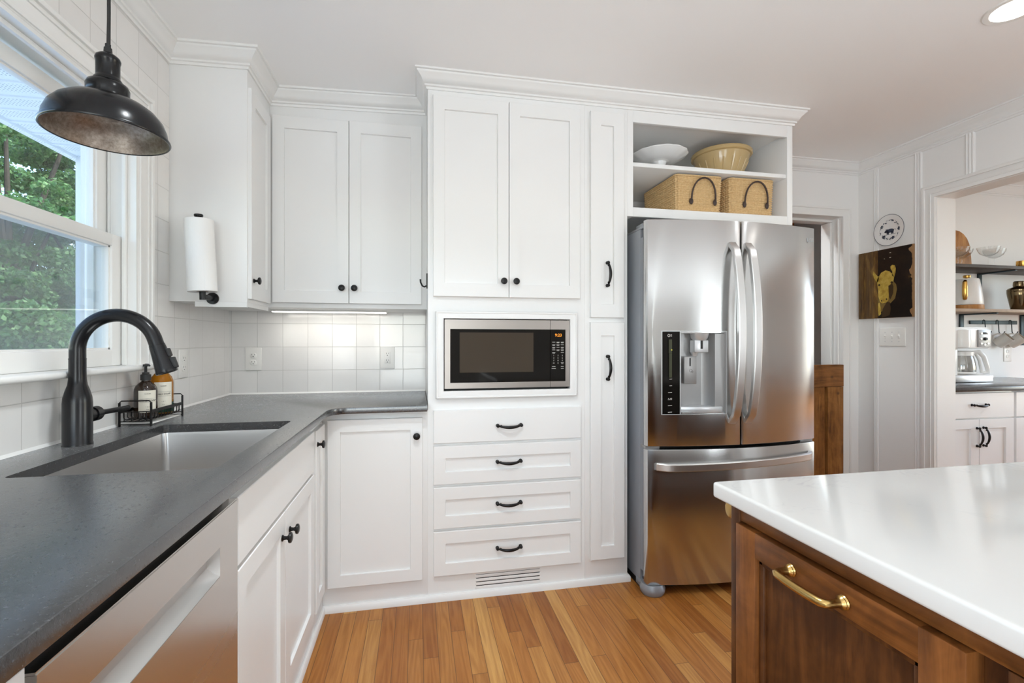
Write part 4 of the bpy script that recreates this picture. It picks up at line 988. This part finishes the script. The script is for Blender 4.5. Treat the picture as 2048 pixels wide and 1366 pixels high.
pts = [(-.0485, 0, .012), (-.0485, 0, .024), (-.0465, 0, .0305), (-.041, -.0005, .0335), (-.02, -.001, .035), (0, -.0012, .0355), (.02, -.001, .035), (.041, -.0005, .0335), (.0465, 0, .0305), (.0485, 0, .024), (.0485, 0, .012)]
b.tube(pts, [.006, .006, .0062, .0066, .0066, .0066, .0066, .0066, .0062, .006, .006], 14); b.obj('pull_handle', M_brass, do)
b = B(HM @ T(-.0, 0, 0)); b.box(dw + .03, 1.3, 0, dh, 0, .014, .001); b.obj('side_panel', M_walnut, t)
b = B(); Mc = T(.640, .830, .858); prof = [(0, .014), (.012, .0135), (.020, .009), (.0235, .001), (.0225, -.009), (.018, -.016), (.011, -.019), (0, -.019)]
b.prism(prof, 0, .10, Matrix(((0, 0, 1, .612), (1, 0, 0, .829), (0, 1, 0, .866), (0, 0, 0, 1))), bev=.001); b.obj('cup_pull', M_brass, t)
b = B(); b.prism(rrect(.588, 2.26, -.60, .862, .010, 5), .884, .914, bev=.005, seg=4)
tag(b.obj('island_top', M_quartz, None, loc=(1.4, .13, .884)), 'white quartz worktop with faint grey veins on the island', 'countertop')

# ------------------------------------------------------------------ gate and hall beyond the doorway
t = thing('half_gate', 'rustic brown stained wooden half gate right of the refrigerator', 'gate', (2.6, 2.70, 0))
GX0, GX1 = 2.22, 2.83
b = B(); b.box(2.705, GX1, 2.685, 2.715, 0, .893, .002); b.obj('gate_stile', M_gate, t); b = B(); b.box(GX0, 2.31, 2.685, 2.715, 0, .893, .002); b.obj('gate_stile', M_gate, t)
b = B(); b.box(GX0, GX1, 2.682, 2.717, .895, 1.043, .003); b.obj('gate_rail', M_gate_h, t); b = B(); b.box(2.31, 2.705, 2.686, 2.714, .0, .16, .002); b.obj('gate_rail', M_gate_h, t)
b = B(); b.box(2.31, 2.690, 2.695, 2.708, .16, .893, .0); b.obj('gate_panel', M_gate, t)
t = thing('pine_cabinet', 'reddish pine cabinet with knots hanging beyond the doorway behind the gate', 'cabinet', (2.6, 3.4, 1.10))
b = B(); b.box(2.02, 3.05, 3.35, 3.65, 1.10, 2.41, .003); b.obj('cabinet_body', M_pine, t)
b = B(); b.box(2.70, 2.76, 3.338, 3.351, 1.10, 2.41, .002); b.obj('face_strip', M_pine, t)
M_knot = mat('dark_knot', (.035, .014, .008), .5)
for (x, z) in ((3.0, 2.06), (2.985, 1.57)): b = B(); b.ell(0, 0, .012, .016, M=frame((x, 3.3495, z), '-Y'), th=.001); b.obj('knot', M_knot, t)
b = B(); b.box(2.30, 3.10, 3.55, 3.85, 0, .92, .003); b.box(2.28, 3.12, 3.53, 3.87, .92, .95, .003); tag(b.obj('side_table', M_dark, None, loc=(2.7, 3.7, 0)), 'dark low stand beyond the doorway under the pine cabinet', 'table')

# ------------------------------------------------------------------ unseen rug added past the island to bounce neutral light
b = B(); b.box(-.35, 3.0, -3.2, -.70, 0, .012, .004)
tag(b.obj('bounce_rug', paint('pale_bounce', (.84, .84, .83), .9, .4), None, loc=(1.3, -1.95, 0)), 'large pale rug added out of view past the near end of the island to bounce light', 'rug')

# ------------------------------------------------------------------ plate, painting
Mp = frame((3.05, 2.5425, 1.932), '-X')
t = thing('wall_plate', 'round white plate with a navy pig and flower wreath hung above the cow painting', 'plate', (3.05, 2.5425, 1.932))
b = B(Mp); b.lathe([(0, .004), (.055, .004), (.066, .008), (.098, .016), (.1015, .0175), (.1015, .0195), (.097, .0195), (.065, .0115), (.054, .0075), (0, .0075)], n=64); pl = b.obj('plate_body', M_china, t)
b = B(Mp); b.tube([(.1008 * math.cos(a), .1008 * math.sin(a), .0192) for a in [2 * PI * i / 64 for i in range(64)]], .0015, 6, closed=True); b.obj('rim_line', M_navy, pl)
b = B(Mp @ T(0, 0, .0078)); rnd = random.Random(3)
b.ell(0.002, -.004, .026, .013); b.ell(-.026, -.005, .010, .008, .3); b.poly([(-.038, -.009), (-.032, -.013), (-.028, -.004), (-.034, -.001)]); b.poly([(-.030, .004), (-.024, .012), (-.020, .003)]); b.poly([(-.021, .004), (-.015, .011), (-.012, .002)])
for x in (-.018, -.010, .012, .020): b.poly([(x - .003, -.026), (x + .003, -.026), (x + .005, -.008), (x - .005, -.008)])
b.tube([(.028, .0, 0), (.034, .004, 0), (.037, .0, 0), (.034, -.003, 0), (.038, -.006, 0)], .0009, 6)
for x in range(-4, 5): b.box(x * .009 - .003, x * .009 + .004, -.0285 - .0012 * (x % 2), -.0272, 0, .0006)
wre = B(Mp @ T(0, 0, .0105)); 
for i in range(44):
    a = 2 * PI * i / 44 + rnd.uniform(-.05, .05); r_ = .062 + rnd.uniform(-.008, .008); big = i % 9 == 0
    if big:
        for w_ in range(6): b.ell(r_ * math.cos(a) + .0065 * math.cos(w_), r_ * math.sin(a) + .0065 * math.sin(w_), .0048, .0032, w_ * 1.05, th=.0045)
    elif abs(math.cos(a * 4.5)) > .25: b.ell(r_ * math.cos(a), r_ * math.sin(a), .0062, .0019, a + rnd.choice((.6, 1.5, 2.2)), th=.0045)
b.obj('printed_design', M_navy, pl, smooth=0); wre.bm.free()
# painting on a wooden board
AW, AH = .371, .455
Ma = frame((3.05, 2.755, 1.356), '-X')
t = thing('cow_painting', 'square brown painting of a yellow cow head hung beside the opening', 'painting', (3.05, 2.57, 1.356))
m = M_board = wood_mat('painted_board', (.03, .014, .004), (.085, .040, .010), (.20, .10, .022), 30, .32, 8, 2)
m = M_gild = mat('gold_wash', (.30, .17, .03), .32); k = N(m); v = k.coord((9, 9, 1.6)); k.l(k.ramp(k.noise(v, 3, 5, .65, .8), [(.35, (.045, .020, .005)), (.54, (.13, .064, .013)), (.72, (.32, .18, .036))]), k.p.inputs['Base Color'])
m = M_night = mat('dark_wash', (.012, .008, .006), .3); k = N(m); v = k.coord(); k.l(k.ramp(k.noise(v, 16, 6, .7), [(.45, (.008, .006, .005)), (.66, (.022, .013, .008)), (.74, (.16, .09, .02))]), k.p.inputs['Base Color'])
m = M_cow = mat('yellow_wash', (.55, .38, .06), .35); k = N(m); v = k.coord(); k.l(k.ramp(k.noise(v, 24, 5, .65), [(.32, (.34, .20, .03)), (.5, (.52, .36, .06)), (.7, (.66, .50, .13))]), k.p.inputs['Base Color'])
M_umber = mat('umber_wash', (.05, .028, .010), .4)
M_cowd = mat('ochre_wash', (.20, .13, .035), .4)
M_edge = mat('raw_board_edge', (.30, .17, .075), .5)
b = B(Ma); b.box(0, AW, 0, AH, 0, .019, .0005); bd = b.obj('board', M_edge, t)
F = Ma @ T(0, 0, .0191); sx = lambda p: [(x * AW, y * AH) for x, y in p]
b = B(F)
for (x0, x1) in ((0, .075), (.08, .17), (.175, .265), (.27, .375)): b.poly(sx([(x0, .0), (x1, .0), (x1, 1), (x0, 1)]), th=.0004)
b.obj('painted_planks', M_gild, bd, smooth=0)
b = B(F); rnd = random.Random(5); edge = [(.375, 0)] + [(.375, y / 10) for y in range(1, 10)] + [(.375, 1)]
right = [(.985 - rnd.uniform(0, .012) - (.012 + rnd.uniform(0, .045) if (i in (2, 3, 4, 12, 13, 14, 15, 16, 17, 18, 36, 37, 38)) else 0), 1 - i / 40) for i in range(41)]
b.poly(sx(edge + right), th=.0005); b.obj('painted_dark', M_night, bd, smooth=0)
b = B(F @ T(0, 0, .0004))
b.poly(sx([(.385, .03), (.42, .08), (.52, .13), (.60, .20), (.69, .27), (.725, .40), (.71, .47), (.66, .52), (.62, .56), (.56, .62), (.45, .62), (.37, .55), (.38, .40), (.375, .2)]), th=.0006); b.obj('painted_neck', M_cowd, bd, smooth=0)
b = B(F @ T(0, 0, .0011))
b.poly(sx([(.37, .50), (.36, .56), (.40, .615), (.44, .665), (.52, .69), (.59, .67), (.655, .62), (.675, .57), (.66, .51), (.60, .46), (.585, .36), (.575, .26), (.545, .225), (.46, .215), (.42, .24), (.39, .32), (.385, .42)]))
b.poly(sx([(.375, .525), (.345, .55), (.305, .60), (.285, .66), (.29, .705), (.33, .665), (.375, .62), (.41, .615)])); b.poly(sx([(.64, .60), (.645, .66), (.615, .70), (.61, .735), (.64, .755), (.685, .745), (.705, .70), (.70, .64), (.675, .575)]))
b.poly(sx([(.385, .09), (.40, .035), (.44, .06), (.43, .15), (.41, .23), (.39, .22)])); b.obj('painted_cow', M_cow, bd, smooth=0)
b = B(F @ T(0, 0, .0018))
b.ell(.405 * AW, .487 * AH, .006, .008); b.obj('painted_eye', M_umber, bd, smooth=0); b = B(F @ T(0, 0, .0018)); b.ell(.635 * AW, .503 * AH, .008, .008); b.obj('painted_eye', M_umber, bd, smooth=0)
b = B(F @ T(0, 0, .0018)); b.ell(.45 * AW, .255 * AH, .004, .006); b.obj('painted_nostril', M_umber, bd, smooth=0); b = B(F @ T(0, 0, .0018)); b.ell(.54 * AW, .27 * AH, .005, .006); b.obj('painted_nostril', M_umber, bd, smooth=0)
b = B(F @ T(0, 0, .0018)); b.poly(sx([(.45, .0), (.47, .13), (.55, .235), (.60, .22), (.62, .13), (.60, .04)]))
b.obj('painted_shading', M_umber, bd, smooth=0); b = B(F @ T(0, 0, .0018)); b.poly(sx([(.575, .46), (.64, .49), (.665, .45), (.66, .35), (.61, .26), (.585, .30)])); b.obj('painted_shading', M_umber, bd, smooth=0)
b = B(F @ T(0, 0, .0006)); b.ell(.605 * AW, .935 * AH, .006, .0022); b.ell(.605 * AW, .865 * AH, .006, .0022); b.ell(.50 * AW, .86 * AH, .003, .002); b.obj('paint_fleck', M_label, bd, smooth=0)

# ------------------------------------------------------------------ recessed ceiling lights
def downlight(x, y, label, watts=6.0):
    z = zc(x); t = thing('recessed_light', label, 'ceiling light', (x, y, z), 0, 'recessed ceiling lights')
    q = B(); q.lathe([(.068, -.003), (.088, -.004), (.092, -.001), (.092, .001)], T(x, y, z), n=40, cap=False); q.obj('trim_ring', M_plastic, t)
    q = B(); q.lathe([(0, -.0035), (.069, -.0035)], T(x, y, z), n=40, cap=False); q.obj('diffuser', M_lamp, t)
    a = area('lamp_glow', (x, y, z - .006), (0, 0, -1), .13, .13, watts, (.90, .97, 1.0), spread=2.0, shape='DISK')
downlight(2.186, 1.352, 'lit recessed ceiling light over the island', 2.6)
downlight(-.02, 1.0, 'unseen recessed ceiling light added over the aisle by the sink', 9.0)  # fill lamp added out of view to brighten the drawers and worktop
downlight(2.72, .9, 'unseen recessed ceiling light added between the island and the cased opening', 1.5)  # unseen lamp put in to lift the right wall and floor
downlight(4.6, 1.6, 'unseen recessed ceiling light added in the next room')  # made-up lamp, out of view, lighting the next room
downlight(2.4, 3.15, 'unseen recessed ceiling light added beyond the doorway')  # lamp added because the hall came out too dark

# ------------------------------------------------------------------ next room
NY = 2.352
t = thing('base_cabinet', 'white base cabinet in the next room with a drawer over two doors', 'cabinet', (3.48, 2.6, 0))
b = B(); b.box(3.195, 3.772, NY, 2.895, 0, .884, .0008); b.obj('cabinet_body', M_cab, t)
H = lambda x, z: frame((x, NY, z), '-Y')
front(t, 'drawer', H(3.215, .716), .548, .158, pull=(.258, .084), flat=True)
front(t, 'door', H(3.215, .11), .262, .598, pull=(.243, .487), vertical=True, st=.066, rl=.058); front(t, 'door', H(3.480, .11), .283, .598, pull=(.030, .489), vertical=True, st=.066, rl=.058)
t = thing('base_cabinet', 'white base cabinet at the right picture edge in the next room', 'cabinet', (4.1, 2.6, 0))
b = B(); b.box(3.773, 4.60, NY, 2.895, 0, .884, .0008); b.obj('cabinet_body', M_cab, t)
front(t, 'drawer', H(3.782, .716), .55, .158, pull=(.27, .084), flat=True); front(t, 'door', H(3.782, .11), .27, .598); front(t, 'door', H(4.056, .11), .27, .598)
b = B(); b.box(3.193, 4.66, 2.315, 2.928, .886, .914, .003); tag(b.obj('countertop', M_granite, None, loc=(3.9, 2.6, .886)), 'black worktop in the next room under the coffee maker', 'countertop')
def wall_shelf(label, z, mt, arms, up):
    t = thing('wall_shelf', label, 'shelf', (4.3, 2.8, z))
    q = B(); q.box(3.45, 5.2, 2.672, 2.93, z, z + .022, .001); q.obj('shelf_board', mt, t)
    for x in arms:
        q = B(); q.box(x - .018, x + .018, 2.918, 2.93, z - .245, z - .0005, .001); q.box(x - .011, x + .011, 2.69, 2.925, z - .010, z - .0008, .001); q.obj('shelf_bracket', M_steelblue, t)
wall_shelf('dark wooden wall shelf holding stemmed glasses in the next room', 1.736, M_darkshelf, (4.36, 5.1), 1)
wall_shelf('pale wooden wall shelf with a white kettle in the next room', 1.415, M_oakshelf, (4.18, 4.80), 1)
b = B(); zt = 1.758
bp = [(-.16, 0), (.145, 0), (.14, .14)] + [(.0 + .138 * math.cos(a), .16 + .15 * math.sin(a)) for a in [i / 10 * PI for i in range(11)]] + [(-.16, .14)]
b.prism(bp, 0, .018, T(4.105, 2.915, zt) @ RX(PI / 2 - .05), bev=.003)
tag(b.obj('cutting_board', M_acacia, None, loc=(4.105, 2.91, zt)), 'rounded wooden cutting board leaning behind the glasses', 'cutting board')
def coupe(loc, label):
    t = thing('coupe_glass', label, 'glass', loc, 0, 'stemmed glasses on the upper shelf')
    q = B(); q.lathe([(0, .074), (.012, .075), (.030, .082), (.050, .098), (.062, .122), (.066, .142), (.0645, .142), (.060, .122), (.048, .099), (.028, .085), (0, .079)], n=32, cap=False); q.obj('bowl', M_drink, t, local=True)
    q = B(); q.lathe([(.0035, .075), (.0032, .05), (.0035, .012), (.010, .004), (.032, .0015), (.033, 0), (0, 0)], n=24, cap=False); q.obj('stem', M_drink, t, local=True); return t
for (x, y, lb) in ((3.96, 2.79, 'leftmost stemmed glass in front of the cutting board'), (4.07, 2.845, 'stemmed glass second from the left on the upper shelf'), (4.165, 2.735, 'stemmed glass third from the left, nearest the shelf edge'), (4.305, 2.79, 'rightmost stemmed glass standing apart on the upper shelf')):
    coupe((x, y, zt), lb)
b = B(); b.lathe([(0, 0), (.035, 0), (.037, .003), (.037, .062), (.034, .062), (.034, .005), (0, .005)], T(4.57, 2.78, zt), n=28, cap=False); b.tube([(4.532 - .026 * math.sin(a), 2.78, zt + .032 + .024 * math.cos(a)) for a in [i / 10 * PI for i in range(11)]], .0035, 8)
tag(b.obj('gold_cup', M_gold, None, loc=(4.57, 2.78, zt)), 'small gold handled cup at the right end of the upper shelf', 'cup')
# kettle
t = thing('electric_kettle', 'white kettle with a gold handle on the pale shelf', 'kettle', (4.04, 2.79, 1.437))
kz = 1.437; Mk_ = T(4.04, 2.79, kz)
b = B(); b.lathe([(0, .036), (.090, .036), (.092, .04), (.088, .09), (.080, .16), (.070, .222), (.066, .23), (0, .232)], Mk_, n=40)
b.tube([(4.122, 2.79, kz + .085), (4.136, 2.79, kz + .075), (4.144, 2.79, kz + .058)], [.018, .013, .009], 10); b.obj('kettle_body', M_appl, t)
b = B(); b.lathe([(0, 0), (.093, 0), (.095, .006), (.093, .034), (0, .034)], Mk_, n=40); b.obj('kettle_base', M_acacia, t)
b = B(); b.lathe([(.008, .231), (.008, .238), (.022, .242), (.022, .256), (.018, .26), (0, .26)], Mk_, n=20); b.obj('lid_knob', M_gold, t)
Mh = Mk_ @ RZ(math.radians(-151)) @ T(-.018, 0, 0)
b = B(Mh); b.tube([(.085, 0, .208), (.112, 0, .212), (.126, 0, .200), (.129, 0, .16), (.129, 0, .10), (.122, 0, .076), (.096, 0, .078)], [.006, .008, .011, .012, .012, .010, .007], 12, flat=(1.2, .8)); b.obj('kettle_handle', M_gold, t)
# shaker
t = thing('cocktail_shaker', 'bronze cocktail shaker at the right end of the pale shelf', 'shaker', (4.55, 2.79, kz))
b = B(); b.lathe([(0, 0), (.044, 0), (.046, .004), (.056, .06), (.066, .115), (.070, .145), (.068, .152), (.060, .158)], T(4.55, 2.79, kz), n=36); b.obj('shaker_body', M_shaker, t)
b = B(); b.lathe([(.069, .152), (.070, .162), (.062, .172), (.040, .182), (.034, .186), (.033, .192), (0, .192)], T(4.55, 2.79, kz), n=36); b.obj('strainer', M_shaker, t)
b = B(); b.lathe([(.034, .19), (.035, .196), (.033, .222), (.028, .228), (0, .228)], T(4.55, 2.79, kz), n=36); b.obj('cap', M_shaker, t)
b = B(); b.tube([(4.60, 2.745, kz + .006), (4.70, 2.735, kz + .010)], .005, 8); b.ball((4.70, 2.735, kz + .011), .009, sc=(1.6, 1, .7)); tag(b.obj('bar_spoon', M_shaker, None, loc=(4.6, 2.745, kz)), 'bronze bar spoon lying beside the cocktail shaker', 'spoon')
# mug rail
t = thing('mug_rail', 'dark metal rail with hooks for mugs under the pale shelf', 'rail', (4.49, 2.93, 1.352))
b = B(); b.box(4.262, 4.74, 2.918, 2.93, 1.337, 1.366, .001); b.obj('rail_bar', M_steelblue, t)
hooks = (4.395, 4.53, 4.665)
for x in hooks:
    b = B(); b.tube([(x, 2.926, 1.366), (x, 2.918, 1.372), (x, 2.911, 1.366), (x, 2.909, 1.34), (x, 2.905, 1.275), (x + .002, 2.900, 1.262), (x + .010, 2.893, 1.258), (x + .022, 2.888, 1.264), (x + .030, 2.886, 1.280)], .0032, 8); b.obj('hook', M_steelblue, t)
def mug(x, label, tilt):
    t = thing('coffee_mug', label, 'mug', (x, 2.87, 1.263), 0, 'mugs hanging on the rail'); Mm = T(x + .010, 2.885, 1.262) @ RY(tilt) @ T(0, -.0, -.06) 
    q = B(Mm @ RZ(.6)); Mq = RX(math.radians(62))
    q.lathe([(0, -.048), (.036, -.048), (.040, -.044), (.043, .046), (.0405, .047), (.0395, -.038)], Mq, n=32, cap=False); q.tube([(0, 0, 0)] and [Mq @ Vector((0, .042 + .026 * math.sin(a), .028 * math.cos(a))) for a in [i / 12 * PI for i in range(13)]], .005, 8); bo_ = q.obj('mug_body', M_mug, t)
    q = B(Mm @ RZ(.6)); q.lathe([(.0392, .045), (.0385, -.036), (0, -.037)], Mq, n=32, cap=False); q.obj('mug_inside', M_mugin, bo_)
mug(4.505, 'stoneware mug hanging on the middle hook of the rail', -.45); mug(4.64, 'stoneware mug hanging on the right hook of the rail', -.40)
# coffee maker
t = thing('coffee_maker', 'white drip coffee maker with a glass carafe on the next-room worktop', 'coffee maker', (3.80, 2.66, .914))
cz = .914; x0, x1, y0, y1 = 3.60, 3.945, 2.56, 2.80
b = B(); b.box(x0, x1, y0 + .01, y1, cz + .006, cz + .052, .008); b.box(x0, x0 + .12, y0 + .06, y1, cz + .04, cz + .26, .012); b.box(x0 - .06, x1, y0 + .02, y1, cz + .238, cz + .378, .010); b.box(x0 - .06, x1 - .005, y0 + .03, y1 - .01, cz + .374, cz + .386, .004); b.obj('housing', M_appl, t)
b = B(); b.box(x0 + .002, x1 - .004, y0, y0 + .012, cz + .006, cz + .050, .003); b.obj('base_trim', M_steel_h, t)
b = B(); b.box(x1 - .118, x1 - .006, y0 + .012, y0 + .022, cz + .248, cz + .368, .002); cp2 = b.obj('control_panel', M_silver, t)
b = B(); Mc2 = frame((x1 - .062, y0 + .012, cz + .308), '-Y'); b.box(-.014, .014, .028, .042, 0, .002, .001, Mc2); b.lathe([(.0115, 0), (.0115, .006), (.009, .012), (0, .012)], Mc2 @ T(0, -.004, 0), n=20); b.obj('dial', M_dark, cp2)
for (u, v_) in ((-.030, .034), (.030, .034), (-.032, -.004), (.032, -.004), (-.030, -.036), (.030, -.036), (0, -.044)):
    b = B(); b.ell(0, 0, .010, .007, M=Mc2 @ T(u, v_, 0), th=.003); b.obj('button', M_appl, cp2)
b = B(); b.lathe([(.050, 0), (.052, .02), (.05, .115), (.046, .122), (0, .124)], T(x0 + .105, y0 + .035, cz + .246), n=28); b.obj('brew_basket', M_appl, t)
ccx, ccy = x0 + .20, y0 + .10
b = B(); b.lathe([(0, .058), (.070, .058), (.078, .066), (.080, .10), (.074, .15), (.064, .185), (.062, .19), (.060, .185), (.071, .15), (.077, .10), (.074, .068), (0, .063)], T(ccx, ccy, cz), n=36, cap=False); ca = b.obj('carafe', M_carafe, t)
b = B(); b.lathe([(.060, .186), (.067, .186), (.067, .212), (.050, .220), (0, .221)], T(ccx, ccy, cz), n=28); b.lathe([(.0805, .060), (.082, .064), (.082, .072), (.0795, .074)], T(ccx, ccy, cz), n=36, cap=False); b.obj('carafe_lid', M_appl, ca)
b = B(); b.tube([(ccx + .055, ccy - .03, cz + .205), (ccx + .095, ccy - .045, cz + .212), (ccx + .125, ccy - .055, cz + .18), (ccx + .150, ccy - .06, cz + .10), (ccx + .152, ccy - .06, cz + .068), (ccx + .13, ccy - .052, cz + .066)], [.010, .012, .013, .012, .011, .009], 10, flat=(.8, 1.3)); b.tube([(ccx + .078, ccy - .035, cz + .205), (ccx + .098, ccy - .045, cz + .15), (ccx + .112, ccy - .05, cz + .068), (ccx + .14, ccy - .055, cz + .066)], .009, 8); b.obj('carafe_handle', M_appl, ca)

# ------------------------------------------------------------------ outside the window
b = B(); b.box(-40, -1.15, -25, 45, -.75, -.70); b.box(-40, 40, -30, -3.6, -.75, -.70)
M_lawn = mat('lawn_green', (.05, .10, .025), .9); o = tag(b.obj('lawn', M_lawn), 'green lawn outside the kitchen window', 'grass'); o['kind'] = 'stuff'
b = B(); b.box(-5.5, -1.17, -6, 9, -.70, -.66); struct(b.obj('floor_bounce', mat('pale_bounce_stone', (.78, .78, .77), .8), smooth=0))  # unseen pale slab added to bounce light up onto the soffit
m = M_soffit = mat('vented_vinyl', (.86, .89, .92), .5); k = N(m)
tc = k.n('TexCoord'); sp_ = k.n('SeparateXYZ'); k.l(tc.outputs['Object'], sp_.inputs[0])
ux = k.math('FRACT', k.math('MULTIPLY', sp_.outputs[0], 70)); uy = k.math('FRACT', k.math('MULTIPLY', sp_.outputs[1], 70))
dd = k.math('ADD', k.math('POWER', k.math('SUBTRACT', ux, .5), 2), k.math('POWER', k.math('SUBTRACT', uy, .5), 2))
hole = k.math('MULTIPLY', k.math('LESS_THAN', dd, .045), k.math('LESS_THAN', k.math('FRACT', k.math('MULTIPLY', sp_.outputs[1], 7.5)), .62))
k.l(k.mix(hole, (.86, .89, .92), (.35, .38, .42)), k.p.inputs['Base Color'])
b = B(); b.box(-1.92, -1.175, -3.0, 3.105, 2.25, 2.265)
for q in range(45): b.box(-1.90, -1.175, -2.95 + q * .1333, -2.935 + q * .1333, 2.243, 2.251)
b.box(-1.935, -1.90, -3.0, 3.5, 2.235, 2.42); tag(b.obj('eave_soffit', M_soffit, smooth=0, loc=(-1.5, 0, 2.25)), 'pale blue-white vented eave above the kitchen window outside', 'eave')
b = B(); b.box(-1.90, -1.15, 3.12, 3.4, -.7, 2.25)
for q in range(16): b.box(-1.90, -1.16, 3.108, 3.122, -.6 + q * .18, -.6 + q * .18 + .165, .004)
b.box(-1.905, -1.86, 3.10, 3.13, -.7, 2.25); struct(b.obj('wall_porch', mat('white_siding', (.78, .81, .84), .5), smooth=0))
m = M_leaf = bpy.data.materials.new('tree_leaf'); m.use_nodes = True; k = N(m); k.p.inputs['Roughness'].default_value = .5
ge = k.n('NewGeometry'); k.l(k.ramp(ge.outputs['Random Per Island'], [(0, (.030, .085, .028)), (.35, (.060, .160, .045)), (.7, (.11, .25, .075)), (1, (.25, .40, .16))]), k.p.inputs['Base Color'])
k.p.inputs['Transmission Weight'].default_value = 0
tr_ = k.n('BsdfTranslucent'); tr_.inputs[0].default_value = (.20, .38, .11, 1); mx_ = k.n('MixShader'); mx_.inputs[0].default_value = .35
out = [n for n in k.t.nodes if n.type == 'OUTPUT_MATERIAL'][0]; k.l(k.p.outputs[0], mx_.inputs[1]); k.l(tr_.outputs[0], mx_.inputs[2]); k.l(mx_.outputs[0], out.inputs[0])
M_bark = wood_mat('dark_bark', (.03, .024, .018), (.06, .05, .04), (.10, .085, .07), 20, .9, 10)
def leaf_mesh(blobs, n, size, seed):
    rnd = random.Random(seed); vs = []; fs = []
    tot = sum(b_[3] ** 2 for b_ in blobs)
    for (cx, cy, cz, R) in blobs:
        for _ in range(int(n * R * R / tot)):
            d = Vector((rnd.gauss(0, 1), rnd.gauss(0, 1), rnd.gauss(0, 1))).normalized(); r_ = R * (rnd.random() ** .33) * (.82 + .3 * noise.noise(d * 2.3 + Vector((cx, cy, cz))))
            c_ = Vector((cx, cy, cz)) + Vector((d.x * r_, d.y * r_, d.z * r_ * .55)); c_.z = max(c_.z, .12)
            s_ = size * rnd.uniform(.6, 1.3); nr = (d * .6 + Vector((rnd.uniform(-1, 1), rnd.uniform(-1, 1), rnd.uniform(-.2, 1.2)))).normalized(); u_ = nr.orthogonal().normalized(); u_.rotate(Matrix.Rotation(rnd.uniform(0, 6.28), 3, nr)); w_ = nr.cross(u_)
            i0 = len(vs); vs += [c_ - u_ * s_ * .5, c_ + w_ * s_ * .38 - nr * s_ * .12 + u_ * s_ * .06, c_ + u_ * s_ * .55, c_ - w_ * s_ * .38 - nr * s_ * .12 + u_ * s_ * .06]; fs += [(i0, i0 + 1, i0 + 2), (i0, i0 + 2, i0 + 3)]
    me = bpy.data.meshes.new('foliage'); me.from_pydata([tuple(v_) for v_ in vs], [], fs); me.materials.append(M_leaf); return me
def tree(name, label, loc, H_, blobs, n, size, seed, trunk=.16):
    t = thing(name, label, 'tree' if trunk > .08 else 'shrub', loc, 0, 'trees outside the window')
    o = bpy.data.objects.new('foliage', leaf_mesh(blobs, n, size, seed)); COL.objects.link(o); o.parent = t
    q = B()
    if trunk > .08:
        q.tube([(0, 0, 0), (.04, 0, H_ * .2), (-.03, .03, H_ * .42)], [trunk * 1.3, trunk, trunk * .8], 10)
        for dx, dy, k_ in ((.9, .3, .62), (-.7, .5, .5), (.1, -.8, .55), (-.15, .1, .6)):
            q.tube([(-.03, .03, H_ * .40), (dx * .35, dy * .35, H_ * .58), (dx * .8, dy * .8, H_ * .78), (dx * 1.2, dy * 1.1, H_ * 1.05)], [trunk * k_, trunk * k_ * .8, trunk * k_ * .5, trunk * .08], 8)
    else: q.tube([(0, 0, 0), (.05, 0, H_ * .3), (-.04, .05, H_ * .6), (.1, 0, H_ * .9)], [trunk * 1.3, trunk, trunk * .8, trunk * .3], 8)
    rnd = random.Random(seed + 9)
    for (cx, cy, cz, R) in blobs[:9]: q.tube([(0, 0, max(.2, cz * .45)), (cx * .5, cy * .5, cz * .75), (cx, cy, cz)], [trunk * .5, trunk * .32, trunk * .12], 8)
    q.obj('trunk', M_bark, t, local=True); return t
rb = random.Random(21)
def crown(R, z0, z1, k_):
    o = []
    for _ in range(k_):
        u = rb.random(); a = rb.uniform(0, 2 * PI); z = z0 + (z1 - z0) * u; rr = R * (math.sin(PI * (.12 + .82 * u)) ** .6) * rb.uniform(.45, 1.0)
        o.append((rr * math.cos(a), rr * math.sin(a), z, rb.uniform(.32, .62)))
    return o
tree('maple_tree', 'leafy green tree with a dark trunk nearest the window', (-8.3, 11.6, -.7), 7.5, crown(3.0, 2.0, 8.2, 190), 70000, .085, 1, .12)
tree('maple_tree', 'bright green tree right of the trunked tree', (-8.2, 14.6, -.7), 8, crown(3.0, 1.8, 7.2, 150), 60000, .09, 2, .14)
tree('maple_tree', 'tall green tree standing farther back among the trees', (-14.5, 16.5, -.7), 11, crown(4.2, 2.5, 9.0, 150), 50000, .13, 3, .25)
tree('leafy_shrub', 'dense green shrub at the foot of the trees', (-7.2, 10.4, -.7), 1.6, [(rb.uniform(-1.6, 1.6), rb.uniform(-1.6, 1.6), rb.uniform(.4, 2.3), rb.uniform(.5, .8)) for _ in range(16)], 24000, .085, 4, .05)
tree('leafy_shrub', 'pale leafy shrub close to the porch wall', (-7.6, 13.4, -.7), 1.8, [(rb.uniform(-1.5, 1.5), rb.uniform(-1.5, 1.5), rb.uniform(.4, 2.6), rb.uniform(.5, .8)) for _ in range(16)], 22000, .085, 5, .05)
tree('leafy_shrub', 'dark hedge shrub behind the trees', (-12.5, 18, -.7), 2.5, [(rb.uniform(-4.5, 4.5), rb.uniform(-3, 3), rb.uniform(.5, 3.4), rb.uniform(.9, 1.4)) for _ in range(22)], 24000, .14, 6, .07)
